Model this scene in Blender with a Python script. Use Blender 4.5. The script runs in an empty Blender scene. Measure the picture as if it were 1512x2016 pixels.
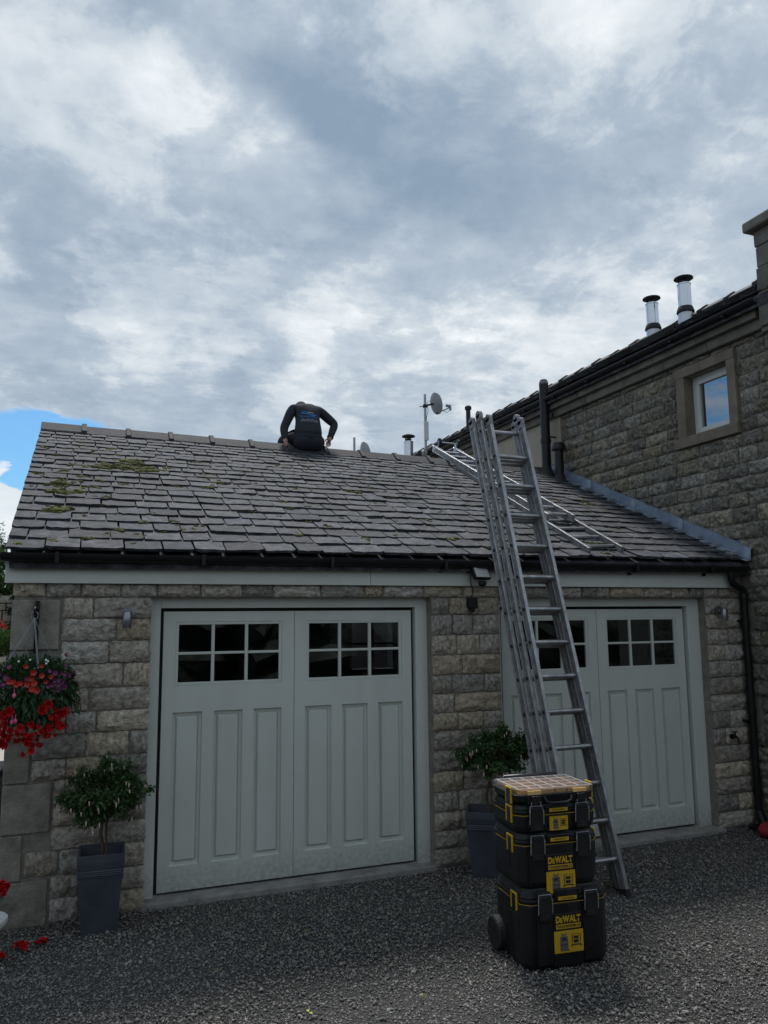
import bpy, bmesh, math, random
import numpy as np
from mathutils import Vector, Matrix, Euler, Quaternion
from mathutils.bvhtree import BVHTree
R = math.radians
random.seed(7); rng = np.random.default_rng(7)
S = bpy.context.scene
COL = S.collection

# ------------------------------------------------------------------ camera, sky, sun, exposure
cam_d = bpy.data.cameras.new('camera'); cam = bpy.data.objects.new('camera', cam_d); COL.objects.link(cam)
yaw, pit, rol = 0.37024, 0.13654, -0.009814
f_ = Vector((math.sin(yaw)*math.cos(pit), math.cos(yaw)*math.cos(pit), math.sin(pit)))
r_ = Vector((math.cos(yaw), -math.sin(yaw), 0)); u_ = r_.cross(f_)
r2 = math.cos(rol)*r_ + math.sin(rol)*u_; u2 = -math.sin(rol)*r_ + math.cos(rol)*u_
cam.matrix_world = Matrix(((r2.x, u2.x, -f_.x, 0), (r2.y, u2.y, -f_.y, -6.45), (r2.z, u2.z, -f_.z, 2.10), (0, 0, 0, 1)))
cam_d.sensor_fit = 'VERTICAL'; cam_d.sensor_height = 24; cam_d.sensor_width = 18
cam_d.lens = 24*1539.7/2016; cam_d.clip_end = 2000; cam_d.clip_start = 0.05
S.camera = cam
SUN_AZ, SUN_EL = 12.0, 60.0
S.view_settings.view_transform = 'Standard'; S.view_settings.look = 'None'
S.view_settings.exposure = 0.58; S.view_settings.gamma = 1.0; S.view_settings.use_curve_mapping = False

W = bpy.data.worlds.new('World'); S.world = W; W.use_nodes = True
def build_sky():
    nt = W.node_tree; nt.nodes.clear(); N = nt.nodes.new; L = nt.links.new
    out = N('ShaderNodeOutputWorld'); bg = N('ShaderNodeBackground'); L(bg.outputs[0], out.inputs[0])
    bg.inputs[1].default_value = 0.1
    def val(x):
        n = N('ShaderNodeValue'); n.outputs[0].default_value = x; return n.outputs[0]
    def m(op, a, b=None, c=None, clamp=False):
        n = N('ShaderNodeMath'); n.operation = op; n.use_clamp = clamp
        for i, x in enumerate((a, b, c)):
            if x is None: continue
            if isinstance(x, (int, float)): n.inputs[i].default_value = x
            else: L(x, n.inputs[i])
        return n.outputs[0]
    def vm(op, a, b=None, s=None):
        n = N('ShaderNodeVectorMath'); n.operation = op
        for i, x in enumerate((a, b)):
            if x is None: continue
            if isinstance(x, (tuple, Vector)): n.inputs[i].default_value = x
            else: L(x, n.inputs[i])
        if s is not None:
            if isinstance(s, (int, float)): n.inputs[3].default_value = s
            else: L(s, n.inputs[3])
        return n.outputs[1] if op == 'DOT_PRODUCT' else n.outputs[0]
    def noise(v, sc, det, rough, dist=0.0):
        n = N('ShaderNodeTexNoise'); L(v, n.inputs['Vector']); n.inputs['Scale'].default_value = sc
        n.inputs['Detail'].default_value = det; n.inputs['Roughness'].default_value = rough; n.inputs['Distortion'].default_value = dist
        return n
    tc = N('ShaderNodeTexCoord').outputs['Generated']
    d = vm('NORMALIZE', tc)
    sep = N('ShaderNodeSeparateXYZ'); L(d, sep.inputs[0])
    z = m('ADD', m('MAXIMUM', sep.outputs[2], 0.0), 0.13)
    inv = m('DIVIDE', 1.0, z)
    P = vm('SCALE', d, s=inv)                                  # a flat cloud deck seen from below
    P = vm('MULTIPLY', P, (1.0, 1.0, 0.0))
    n0 = noise(P, 1.1, 3, 0.5)
    wv = vm('SCALE', vm('SUBTRACT', n0.outputs['Color'], (0.5, 0.5, 0.5)), s=0.10)
    n0b = noise(P, 4.0, 4, 0.55)
    wv2 = vm('SCALE', vm('SUBTRACT', n0b.outputs['Color'], (0.5, 0.5, 0.5)), s=0.07)
    dw = vm('NORMALIZE', vm('ADD', vm('ADD', d, wv), wv2))
    def blobs(lst, start, gain=1.0):
        acc = start
        for az, el, sg, amp in lst:
            v = (math.sin(R(az))*math.cos(R(el)), math.cos(R(az))*math.cos(R(el)), math.sin(R(el)))
            k = 1/R(sg)**2
            e = m('EXPONENT', m('MULTIPLY_ADD', vm('DOT_PRODUCT', dw, v), k, -k))
            acc = m('MULTIPLY_ADD', e, amp*(gain), acc)
        return acc
    SKY = SKY_BLOBS
    lum = blobs(SKY, 0.465, 0.56)
    fb = noise(P, 2.3, 9, 0.58, 0.25)
    fb2 = noise(vm('MULTIPLY', d, (1.0, 1.0, 1.35)), 9.5, 12, 0.64, 0.30)
    fb3 = noise(vm('ADD', P, wv), 7.0, 10, 0.66)
    lum = m('MULTIPLY_ADD', m('SUBTRACT', fb.outputs[0], 0.5), 0.30, lum)
    lum = m('MULTIPLY_ADD', m('SUBTRACT', fb2.outputs[0], 0.5), 0.78, lum)
    lum = m('MULTIPLY_ADD', m('SUBTRACT', fb3.outputs[0], 0.5), 0.50, lum)
    st = noise(vm('MULTIPLY', vm('ADD', P, wv), (0.9, 2.2, 1.0)), 3.6, 9, 0.6, 0.3)
    low = N('ShaderNodeMapRange'); L(sep.outputs[2], low.inputs[0]); low.inputs[1].default_value = .48; low.inputs[2].default_value = .34; low.inputs[4].default_value = .55
    lum = m('MULTIPLY_ADD', m('SUBTRACT', st.outputs[0], 0.5), low.outputs[0], lum)
    def edge(v, lo, hi, amt, acc):
        q = N('ShaderNodeMapRange'); q.interpolation_type = 'SMOOTHSTEP'; L(v, q.inputs[0]); q.inputs[1].default_value = lo; q.inputs[2].default_value = hi
        return m('MULTIPLY_ADD', m('SUBTRACT', q.outputs[0], 0.5), amt, acc)
    nA = noise(vm('ADD', vm('MULTIPLY', d, (5.2, 5.2, 7.4)), vm('SCALE', n0b.outputs['Color'], s=0.9)), 1.0, 12, 0.60, 0.2)
    nB = noise(vm('ADD', vm('SCALE', P, s=1.0), wv), 5.5, 11, 0.58, 0.2)
    base = m('MULTIPLY_ADD', m('SUBTRACT', lum, 0.5), 0.28, nA.outputs[0])
    baseB = m('MULTIPLY_ADD', m('SUBTRACT', lum, 0.5), 0.18, nB.outputs[0])
    lum = m('MULTIPLY_ADD', m('SUBTRACT', lum, 0.46), 0.78, 0.455)
    lum = edge(base, 0.455, 0.575, 0.13, lum)
    lum = edge(m('MULTIPLY_ADD', fb3.outputs[0], 0.35, base), 0.68, 0.77, 0.07, lum)
    lum = edge(baseB, 0.45, 0.58, 0.085, lum)
    cr = N('ShaderNodeValToRGB'); L(lum, cr.inputs[0])
    E = cr.color_ramp.elements
    stops = [(0.0, (.178, .240, .318)), (0.22, (.236, .296, .368)), (0.45, (.312, .368, .432)), (0.62, (.385, .436, .487)), (0.8, (.480, .520, .555)), (1.0, (.615, .643, .665))]
    E[0].position = 0; E[0].color = (*stops[0][1], 1); E[1].position = 1; E[1].color = (*stops[-1][1], 1)
    for p, c in stops[1:-1]:
        e = E.new(p); e.color = (*c, 1)
    cloud = vm('SCALE', cr.outputs[0], s=10.0)                 # background strength is 0.1
    sky = N('ShaderNodeTexSky'); sky.sky_type = 'NISHITA'; sky.sun_disc = False
    sky.sun_elevation = R(SUN_EL); sky.sun_rotation = R(SUN_AZ)
    blue = vm('MULTIPLY', sky.outputs[0], (0.38, 0.66, 0.84))
    hole = blobs(BLUE_BLOBS, -0.42)
    hole = m('MULTIPLY_ADD', m('SUBTRACT', fb.outputs[0], 0.5), 0.9, hole)
    hole = m('MULTIPLY_ADD', m('SUBTRACT', fb3.outputs[0], 0.5), 0.8, hole)
    mr = N('ShaderNodeMapRange'); mr.interpolation_type = 'SMOOTHSTEP'; L(hole, mr.inputs[0])
    mr.inputs[1].default_value = -0.10; mr.inputs[2].default_value = 0.24
    mix = N('ShaderNodeMix'); mix.data_type = 'RGBA'; L(mr.outputs[0], mix.inputs[0]); L(cloud, mix.inputs[6]); L(blue, mix.inputs[7])
    # a white cumulus low on the left, in front of the blue
    cum = blobs(CUMULUS, -0.5)
    cum = m('MULTIPLY_ADD', m('SUBTRACT', fb3.outputs[0], 0.5), 0.5, cum)
    mr2 = N('ShaderNodeMapRange'); mr2.interpolation_type = 'SMOOTHSTEP'; L(cum, mr2.inputs[0])
    mr2.inputs[1].default_value = -0.08; mr2.inputs[2].default_value = 0.14
    cc = N('ShaderNodeMix'); cc.data_type = 'RGBA'; L(m('MULTIPLY_ADD', fb.outputs[0], 1.6, -0.3, True), cc.inputs[0])
    cc.inputs[6].default_value = (4.2, 4.8, 5.2, 1); cc.inputs[7].default_value = (6.4, 6.7, 6.9, 1)
    mix2 = N('ShaderNodeMix'); mix2.data_type = 'RGBA'; L(mr2.outputs[0], mix2.inputs[0]); L(mix.outputs[2], mix2.inputs[6]); L(cc.outputs[2], mix2.inputs[7])
    L(mix2.outputs[2], bg.inputs[0])
# azimuth (deg, from +y towards +x), elevation, spread, amount
SKY_BLOBS = [
 (8, 42, 30, .06), (6.2, 35.6, 2.2, .24), (3.5, 37.0, 1.8, .20), (10.0, 35.0, 1.8, .22), (13.2, 34.2, 1.5, .34), (14.0, 33.0, 1.4, .24), (-2, 37, 4, .20), (1, 32, 5, .10), (17, 32.4, 2.0, .20), (19.0, 31.4, 1.5, .22),
 (2.2, 39.2, 1.3, -.40), (5, 38.6, 1.1, -.30), (8.4, 38.0, 1.2, -.34), (11.5, 37.2, 1.3, -.40), (14.6, 36.4, 1.6, -.50), (16.5, 35.0, 1.8, -.36), (12, 39.8, 2.4, .14), (17, 40, 2.4, .10), (19.5, 37.5, 3, -.22), (21, 33.5, 3.4, -.30), (27, 34.5, 4, -.22), (22, 28, 4, -.26), (30, 29.5, 5, -.30),
 (37, 32.5, 5, -.12), (33.8, 36.6, 2.4, .40), (31.5, 35.5, 1.6, .16), (37.4, 39.5, 2.2, .44), (26.5, 39.6, 1.8, .34), (43, 38.5, 3.6, .26), (47, 33, 5, .04), (40, 28, 4, .06),
 (-3, 28, 3.0, -.10), (-1, 26.4, 2.6, -.24), (4.7, 24.6, 2.6, -.26), (-3, 24.2, 2.4, -.20), (11.4, 27.4, 3.2, -.20), (12, 30.5, 2.6, .14), (7, 30, 3, .12), (2, 22.4, 2, .10),
 (-4, 20.9, 2.8, .20), (4.2, 20.4, 2.6, .20), (10.5, 22.0, 2.6, .06), (17.2, 20.4, 2.6, .40), (20, 22.0, 2.0, .26), (25, 21.9, 3.0, .40), (21.2, 24.6, 2.0, .10), (34.5, 22, 2.8, .24), (30, 19.5, 3, .30), (13.5, 19.2, 1.8, .22),
 (9.7, 16.4, 1.5, -.32), (8.6, 18.0, 1.4, .14), (4, 15.4, 2.4, .16), (28.7, 17.2, 4, .32), (16, 15.5, 3, .30), (22, 16.5, 2.2, .10), (25, 15, 3, -.06), (43.6, 24.8, 5, .08), (41, 19, 4, .36)]
BLUE_BLOBS = [(-42, 22, 13, .50), (-75, 40, 22, .35), (-3.4, 11.4, 2.0, .85), (0.4, 12.0, 1.7, .60), (3.4, 11.6, 1.5, .52), (-7.5, 10.5, 3, .7)]
CUMULUS = [(-6.4, 7.9, 1.9, .9), (-5.4, 9.6, .9, .5), (-4.0, 6.0, 1.8, .7)]
build_sky()
sun_d = bpy.data.lights.new('sun', 'SUN'); sun = bpy.data.objects.new('sun', sun_d); COL.objects.link(sun)
sun_d.energy = 2.0; sun_d.angle = R(11); sun_d.color = (1, .98, .955)
sv = Vector((math.sin(R(SUN_AZ))*math.cos(R(SUN_EL)), math.cos(R(SUN_AZ))*math.cos(R(SUN_EL)), math.sin(R(SUN_EL))))
sun.rotation_euler = sv.to_track_quat('Z', 'Y').to_euler()

# ------------------------------------------------------------------ helpers
class MB:
    def __init__(s): s.v = []; s.f = []; s.mi = []; s.cur = 0
    def add(s, vs, fs):
        b = len(s.v); s.v += [tuple(x) for x in vs]; s.f += [tuple(i+b for i in f) for f in fs]; s.mi += [s.cur]*len(fs); return s
    def box(s, x0, x1, y0, y1, z0, z1, M=None):
        vs = [Vector((x, y, z)) for z in (z0, z1) for y in (y0, y1) for x in (x0, x1)]
        if M is not None: vs = [M @ v for v in vs]
        return s.add(vs, [(0, 2, 3, 1), (4, 5, 7, 6), (0, 1, 5, 4), (2, 6, 7, 3), (0, 4, 6, 2), (1, 3, 7, 5)])
    def beam(s, p0, p1, w, d, xdir, w1=None):          # rectangular bar; w along xdir, d across
        p0, p1 = Vector(p0), Vector(p1); z = (p1-p0).normalized(); x = Vector(xdir); x = (x-z*x.dot(z)).normalized(); y = z.cross(x)
        w1 = w if w1 is None else w1
        vs = [p+x*a*ww/2+y*b*d/2 for p, ww in ((p0, w), (p1, w1)) for b in (-1, 1) for a in (-1, 1)]
        return s.add(vs, [(0, 2, 3, 1), (4, 5, 7, 6), (0, 1, 5, 4), (2, 6, 7, 3), (0, 4, 6, 2), (1, 3, 7, 5)])
    def tube(s, pts, rad, n=8, caps=True, closed=False):
        pts = [Vector(p) for p in pts]; rs = rad if isinstance(rad, (list, tuple)) else [rad]*len(pts)
        k = len(pts); vs = []; up = None
        for i, p in enumerate(pts):
            t = (pts[(i+1) % k]-pts[i-1]) if closed else (pts[min(i+1, k-1)]-pts[max(i-1, 0)])
            t.normalize()
            if up is None: up = t.orthogonal().normalized()
            up = (up-t*up.dot(t)).normalized(); o = t.cross(up)
            for j in range(n):
                a = 2*math.pi*j/n; vs.append(p+(up*math.cos(a)+o*math.sin(a))*rs[i])
        fs = []
        for i in range(k if closed else k-1):
            a, b = i*n, ((i+1) % k)*n
            fs += [(a+j, a+(j+1) % n, b+(j+1) % n, b+j) for j in range(n)]
        if caps and not closed: fs += [tuple(range(n))[::-1], tuple((k-1)*n+j for j in range(n))]
        return s.add(vs, fs)
    def cyl(s, p0, p1, r0, r1=None, n=16): return s.tube([p0, p1], [r0, r0 if r1 is None else r1], n)
    def lathe(s, prof, c, n=20, M=None, caps=True):    # prof: (r, z) list about the z axis at c
        vs = []; c = Vector(c)
        for r, z in prof:
            for j in range(n):
                a = 2*math.pi*j/n; p = Vector((r*math.cos(a), r*math.sin(a), z))
                vs.append((M @ p if M is not None else p)+c)
        fs = []
        for i in range(len(prof)-1): fs += [(i*n+j, i*n+(j+1) % n, (i+1)*n+(j+1) % n, (i+1)*n+j) for j in range(n)]
        if caps: fs += [tuple(range(n))[::-1], tuple((len(prof)-1)*n+j for j in range(n))]
        return s.add(vs, fs)
    def prism(s, poly, z0, z1, sc=1.0, M=None):        # poly in xy, extruded in z, top scaled
        n = len(poly); vs = [Vector((x, y, z0)) for x, y in poly]+[Vector((x*sc, y*sc, z1)) for x, y in poly]
        if M is not None: vs = [M @ v for v in vs]
        return s.add(vs, [tuple(range(n))[::-1], tuple(range(n, 2*n))]+[(i, (i+1) % n, n+(i+1) % n, n+i) for i in range(n)])
    def ball(s, c, r, n=8, m=5, sc=(1, 1, 1), jit=0):
        c = Vector(c); vs = [c+Vector((0, 0, r*sc[2]))]
        for i in range(1, m):
            t = math.pi*i/m
            for j in range(n):
                a = 2*math.pi*j/n; q = r*(1+random.uniform(-jit, jit))
                vs.append(c+Vector((q*math.sin(t)*math.cos(a)*sc[0], q*math.sin(t)*math.sin(a)*sc[1], q*math.cos(t)*sc[2])))
        vs.append(c-Vector((0, 0, r*sc[2]))); fs = [(0, 1+j, 1+(j+1) % n) for j in range(n)]
        for i in range(m-2): fs += [(1+i*n+j, 1+(i+1)*n+j, 1+(i+1)*n+(j+1) % n, 1+i*n+(j+1) % n) for j in range(n)]
        e = len(vs)-1; b = 1+(m-2)*n; fs += [(e, b+(j+1) % n, b+j) for j in range(n)]
        return s.add(vs, fs)
    def mesh(s, name, mats, off=(0, 0, 0), smooth=False, fix=True):
        me = bpy.data.meshes.new(name); o = Vector(off)
        me.from_pydata([tuple(Vector(v)-o) for v in s.v], [], s.f)
        for mm in (mats if isinstance(mats, (list, tuple)) else [mats]): me.materials.append(mm)
        if any(s.mi): me.polygons.foreach_set('material_index', s.mi)
        if fix:
            bm = bmesh.new(); bm.from_mesh(me); bmesh.ops.recalc_face_normals(bm, faces=bm.faces); bm.to_mesh(me); bm.free()
        if smooth:
            me.polygons.foreach_set('use_smooth', [True]*len(me.polygons)); me.set_sharp_from_angle(angle=R(48))
        me.update(); return me

def wloc(o):
    p = Vector((0, 0, 0))
    while o is not None: p += o.location; o = o.parent
    return p
def link(name, me, parent=None, loc=(0, 0, 0), rot=(0, 0, 0), scale=(1, 1, 1)):
    o = bpy.data.objects.new(name, me); COL.objects.link(o)
    if parent is not None: o.parent = parent
    o.location = loc; o.rotation_euler = rot; o.scale = scale; return o
def bevel(o, w, seg=2, ang=35):
    b = o.modifiers.new('bevel', 'BEVEL'); b.width = w; b.segments = seg; b.limit_method = 'ANGLE'; b.angle_limit = R(ang); return o
def part(name, mb, mats, parent, smooth=False, bev=0, local=False):
    """mb in world metres unless local; becomes ONE mesh child of parent"""
    off = (0, 0, 0) if local else wloc(parent)
    o = link(name, mb.mesh(name, mats, off, smooth), parent)
    if bev: bevel(o, bev)
    return o
def tag(o, label, cat, group=None, kind=None):
    if label: o['label'] = label
    if cat: o['category'] = cat
    if group: o['group'] = group
    if kind: o['kind'] = kind
    return o
def thing(name, label, cat, loc=(0, 0, 0), rotz=0, group=None):
    o = link(name, None, None, loc, (0, 0, rotz)); o.empty_display_size = .1
    return tag(o, label, cat, group)
def copy_tree(o, parent=None):
    c = o.copy(); COL.objects.link(c)
    if parent is not None: c.parent = parent; c.matrix_parent_inverse = o.matrix_parent_inverse.copy()
    for ch in list(o.children): copy_tree(ch, c)
    return c
def structure(name, mb, mat, label=None, smooth=False):
    return tag(link(name, mb.mesh(name, mat, smooth=smooth)), label, None, kind='structure')

# ------------------------------------------------------------------ materials
def mat(name, cols, rough=.7, metal=0, scale=6, bump=0.0, bscale=40, per=0.0, detail=6, coat=0, streak=None, island=False, spec=.5, contrast=(.3, .7), vscale=(1, 1, 1), bdist=.02, per_cols=None, trans=0):
    """procedural: noise between cols; per = brightness spread from one object (or island) to the next; bump relief"""
    m = bpy.data.materials.new(name); m.use_nodes = True; nt = m.node_tree; N = nt.nodes.new; L = nt.links.new
    b = nt.nodes['Principled BSDF']; b.inputs['Roughness'].default_value = rough; b.inputs['Metallic'].default_value = metal
    b.inputs['Specular IOR Level'].default_value = spec
    if coat: b.inputs['Coat Weight'].default_value = coat
    if trans: b.inputs['Transmission Weight'].default_value = trans
    tc = N('ShaderNodeTexCoord'); oi = N('ShaderNodeObjectInfo')
    geo = N('ShaderNodeNewGeometry'); rnd = geo.outputs['Random Per Island'] if island else oi.outputs['Random']
    mp = N('ShaderNodeVectorMath'); mp.operation = 'MULTIPLY_ADD'; mp.inputs[1].default_value = vscale
    L(tc.outputs['Object'], mp.inputs[0])
    cb = N('ShaderNodeCombineXYZ'); mm = N('ShaderNodeMath'); mm.operation = 'MULTIPLY'; mm.inputs[1].default_value = 57.0; L(rnd, mm.inputs[0])
    for i in range(3): L(mm.outputs[0], cb.inputs[i])
    L(cb.outputs[0], mp.inputs[2]); vec = mp.outputs[0]
    if not isinstance(cols[0], (tuple, list)): cols = [cols]
    n = N('ShaderNodeTexNoise'); n.inputs['Scale'].default_value = scale; n.inputs['Detail'].default_value = detail; n.inputs['Roughness'].default_value = .6; L(vec, n.inputs['Vector'])
    cr = N('ShaderNodeValToRGB'); L(n.outputs[0], cr.inputs[0]); E = cr.color_ramp.elements
    k = len(cols)
    if k == 1: E[0].color = E[1].color = (*cols[0], 1)
    else:
        a, c = contrast
        E[0].position = a; E[0].color = (*cols[0], 1); E[1].position = c; E[1].color = (*cols[-1], 1)
        for i in range(1, k-1): e = E.new(a+(c-a)*i/(k-1)); e.color = (*cols[i], 1)
    col = cr.outputs[0]
    if per_cols:
        c2 = N('ShaderNodeValToRGB'); c2.color_ramp.interpolation = 'LINEAR'; L(rnd, c2.inputs[0]); e2 = c2.color_ramp.elements
        e2[0].color = (*per_cols[0], 1); e2[1].color = (*per_cols[-1], 1)
        for i in range(1, len(per_cols)-1): e = e2.new(i/(len(per_cols)-1)); e.color = (*per_cols[i], 1)
        mx = N('ShaderNodeMix'); mx.data_type = 'RGBA'; mx.blend_type = 'MULTIPLY'; mx.inputs[0].default_value = 1; L(col, mx.inputs[6]); L(c2.outputs[0], mx.inputs[7]); col = mx.outputs[2]
    if per:
        hs = N('ShaderNodeHueSaturation'); mr = N('ShaderNodeMapRange'); fr = N('ShaderNodeMath'); fr.operation = 'FRACT'; m7 = N('ShaderNodeMath'); m7.operation = 'MULTIPLY'; m7.inputs[1].default_value = 7.31
        L(rnd, m7.inputs[0]); L(m7.outputs[0], fr.inputs[0]); L(fr.outputs[0], mr.inputs[0]); mr.inputs[3].default_value = 1-per; mr.inputs[4].default_value = 1+per
        L(mr.outputs[0], hs.inputs['Value']); L(col, hs.inputs['Color']); col = hs.outputs[0]
    if streak:                                            # weather stains running with z
        n3 = N('ShaderNodeTexNoise'); n3.inputs['Scale'].default_value = streak[1]; n3.inputs['Detail'].default_value = 5
        v3 = N('ShaderNodeVectorMath'); v3.operation = 'MULTIPLY'; v3.inputs[1].default_value = (1, 1, .08); L(tc.outputs['Object'], v3.inputs[0]); L(v3.outputs[0], n3.inputs['Vector'])
        mr3 = N('ShaderNodeMapRange'); mr3.inputs[1].default_value = .5; mr3.inputs[2].default_value = .75; mr3.inputs[4].default_value = streak[0]; L(n3.outputs[0], mr3.inputs[0])
        mx3 = N('ShaderNodeMix'); mx3.data_type = 'RGBA'; L(mr3.outputs[0], mx3.inputs[0]); L(col, mx3.inputs[6]); mx3.inputs[7].default_value = (*streak[2], 1); col = mx3.outputs[2]
    L(col, b.inputs['Base Color'])
    rr = N('ShaderNodeMapRange'); L(n.outputs[0], rr.inputs[0]); rr.inputs[3].default_value = max(0, rough-.08); rr.inputs[4].default_value = min(1, rough+.08); L(rr.outputs[0], b.inputs['Roughness'])
    if bump:
        n2 = N('ShaderNodeTexNoise'); n2.inputs['Scale'].default_value = bscale; n2.inputs['Detail'].default_value = 7; n2.inputs['Roughness'].default_value = .65; L(vec, n2.inputs['Vector'])
        bp = N('ShaderNodeBump'); bp.inputs['Strength'].default_value = bump; bp.inputs['Distance'].default_value = bdist; L(n2.outputs[0], bp.inputs['Height']); L(bp.outputs[0], b.inputs['Normal'])
    return m

def leafmat(name, c0, c1, rough=.5, trans=.25):
    m = mat(name, [c0, c1], rough, scale=9, island=True, per=.35)
    nt = m.node_tree; b = nt.nodes['Principled BSDF']; out = nt.nodes['Material Output']
    t = nt.nodes.new('ShaderNodeBsdfTranslucent'); mx = nt.nodes.new('ShaderNodeMixShader'); mx.inputs[0].default_value = trans
    src = b.inputs['Base Color'].links[0].from_socket; nt.links.new(src, t.inputs[0])
    nt.links.new(b.outputs[0], mx.inputs[1]); nt.links.new(t.outputs[0], mx.inputs[2]); nt.links.new(mx.outputs[0], out.inputs[0])
    return m
def glassmat(name, tint, refl=.10, rough=.0):
    m = bpy.data.materials.new(name); m.use_nodes = True; nt = m.node_tree; nt.nodes.remove(nt.nodes['Principled BSDF']); N = nt.nodes.new; L = nt.links.new
    t = N('ShaderNodeBsdfTransparent'); t.inputs[0].default_value = (*tint, 1); g = N('ShaderNodeBsdfGlossy'); g.inputs['Roughness'].default_value = rough
    fr = N('ShaderNodeFresnel'); fr.inputs[0].default_value = 1.5; ad = N('ShaderNodeMath'); ad.inputs[1].default_value = refl; L(fr.outputs[0], ad.inputs[0]); ge = N('ShaderNodeNewGeometry'); inv = N('ShaderNodeMath'); inv.operation = 'SUBTRACT'; inv.inputs[0].default_value = 1; L(ge.outputs['Backfacing'], inv.inputs[1]); ml = N('ShaderNodeMath'); ml.operation = 'MULTIPLY'; L(ad.outputs[0], ml.inputs[0]); L(inv.outputs[0], ml.inputs[1]); ad = ml
    nz = N('ShaderNodeTexNoise'); nz.inputs['Scale'].default_value = 2.5; bp = N('ShaderNodeBump'); bp.inputs['Strength'].default_value = .02; L(nz.outputs[0], bp.inputs['Height']); L(bp.outputs[0], g.inputs['Normal'])
    mx = N('ShaderNodeMixShader'); L(ad.outputs[0], mx.inputs[0]); L(t.outputs[0], mx.inputs[1]); L(g.outputs[0], mx.inputs[2]); L(mx.outputs[0], nt.nodes['Material Output'].inputs[0]); return m

STONE_PER = [(.68, .69, .72), (.95, .96, .99), (1.1, 1.06, .98), (.78, .77, .75), (1.02, 1.01, 1.0), (1.1, 1.0, .84), (.62, .63, .65), (1.15, 1.15, 1.14)]
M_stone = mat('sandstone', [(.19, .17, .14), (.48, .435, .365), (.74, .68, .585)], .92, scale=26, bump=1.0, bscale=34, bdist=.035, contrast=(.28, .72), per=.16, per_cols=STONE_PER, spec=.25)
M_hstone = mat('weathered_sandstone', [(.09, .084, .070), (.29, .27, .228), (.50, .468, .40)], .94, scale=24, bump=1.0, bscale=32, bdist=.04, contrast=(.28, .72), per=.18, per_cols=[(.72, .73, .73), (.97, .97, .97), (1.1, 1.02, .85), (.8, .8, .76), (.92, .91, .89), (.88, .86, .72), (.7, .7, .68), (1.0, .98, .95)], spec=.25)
M_dressed = mat('dressed_stone', [(.17, .16, .13), (.27, .25, .205), (.36, .335, .28)], .9, scale=9, bump=.7, bscale=45, per=.08, spec=.25, streak=(.5, 4, (.12, .11, .09)))
M_surround = mat('brown_dressed_stone', [(.15, .128, .095), (.235, .20, .15)], .9, scale=5, bump=.3, bscale=90, per=.08, spec=.25, streak=(.5, 5, (.15, .13, .10)))
M_lamp = mat('lamp_steel', [(.22, .225, .235), (.34, .345, .355)], .32, .9, scale=9)
M_cornice = mat('cornice_stone', [(.11, .102, .085), (.215, .197, .163)], .9, scale=4, bump=.3, bscale=90, per=.1, spec=.25)
M_mortar = mat('mortar', [(.20, .18, .155), (.32, .295, .255)], .97, scale=14, bump=.8, bscale=60, spec=.2)
M_slate = mat('slate', [(.022, .024, .029), (.060, .064, .072), (.128, .134, .146)], .74, scale=11, bump=.8, bscale=45, per=.32, per_cols=[(.84, .87, .9), (1.03, 1, .98), (.95, .94, .92), (1.1, 1.05, 1.02), (.8, .85, .95)], spec=.3)
M_slate_i = mat('slate_far', [(.022, .024, .029), (.060, .064, .072), (.128, .134, .146)], .74, scale=11, bump=.8, bscale=45, per=.32, island=True, per_cols=[(.84, .87, .9), (1.03, 1, .98), (.95, .94, .92), (1.1, 1.05, 1.02), (.8, .85, .95)], spec=.3)
M_ridge = mat('ridge_stone', [(.012, .013, .016), (.034, .035, .040)], .75, scale=6, bump=.5, bscale=50, per=.15)
M_moss = mat('moss', [(.03, .035, .01), (.085, .09, .02), (.17, .16, .04)], .95, scale=18, bump=1, bscale=70, island=True, per=.35, per_cols=[(.3, .27, .25), (1, 1, .9), (.8, .8, .6), (1.2, 1.15, .8)])
M_paint = mat('sage_paint', [(.575, .59, .53), (.62, .635, .575)], .42, scale=2.0, bump=.06, bscale=220, spec=.4, streak=(.22, 5, (.42, .43, .40)))
def grime(m, z0, z1, amt, col):
    nt = m.node_tree; b = nt.nodes['Principled BSDF']; N = nt.nodes.new; L = nt.links.new; src = b.inputs['Base Color'].links[0].from_socket
    ge = N('ShaderNodeNewGeometry'); sp = N('ShaderNodeSeparateXYZ'); L(ge.outputs['Position'], sp.inputs[0])
    mr = N('ShaderNodeMapRange'); L(sp.outputs[2], mr.inputs[0]); mr.inputs[1].default_value = z1; mr.inputs[2].default_value = z0; mr.inputs[3].default_value = 0; mr.inputs[4].default_value = 1
    n = N('ShaderNodeTexNoise'); n.inputs['Scale'].default_value = 26; n.inputs['Detail'].default_value = 7; L(ge.outputs['Position'], n.inputs['Vector'])
    mu = N('ShaderNodeMath'); mu.operation = 'MULTIPLY'; L(mr.outputs[0], mu.inputs[0]); L(n.outputs[0], mu.inputs[1])
    m2 = N('ShaderNodeMapRange'); L(mu.outputs[0], m2.inputs[0]); m2.inputs[1].default_value = .2; m2.inputs[2].default_value = .6; m2.inputs[4].default_value = amt
    mx = N('ShaderNodeMix'); mx.data_type = 'RGBA'; L(m2.outputs[0], mx.inputs[0]); L(src, mx.inputs[6]); mx.inputs[7].default_value = (*col, 1); L(mx.outputs[2], b.inputs['Base Color'])
grime(M_paint, .02, .42, .6, (.20, .195, .175))
M_white = mat('white_paint', [(.55, .56, .52), (.66, .66, .62)], .4, scale=5)
M_black = mat('black_plastic', [(.006, .006, .007), (.011, .011, .012)], .42, scale=5, bump=.05, bscale=120, spec=.35)
M_rubber = mat('black_rubber', [(.010, .010, .011), (.018, .018, .018)], .7, scale=9, bump=.2, bscale=60)
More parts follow.
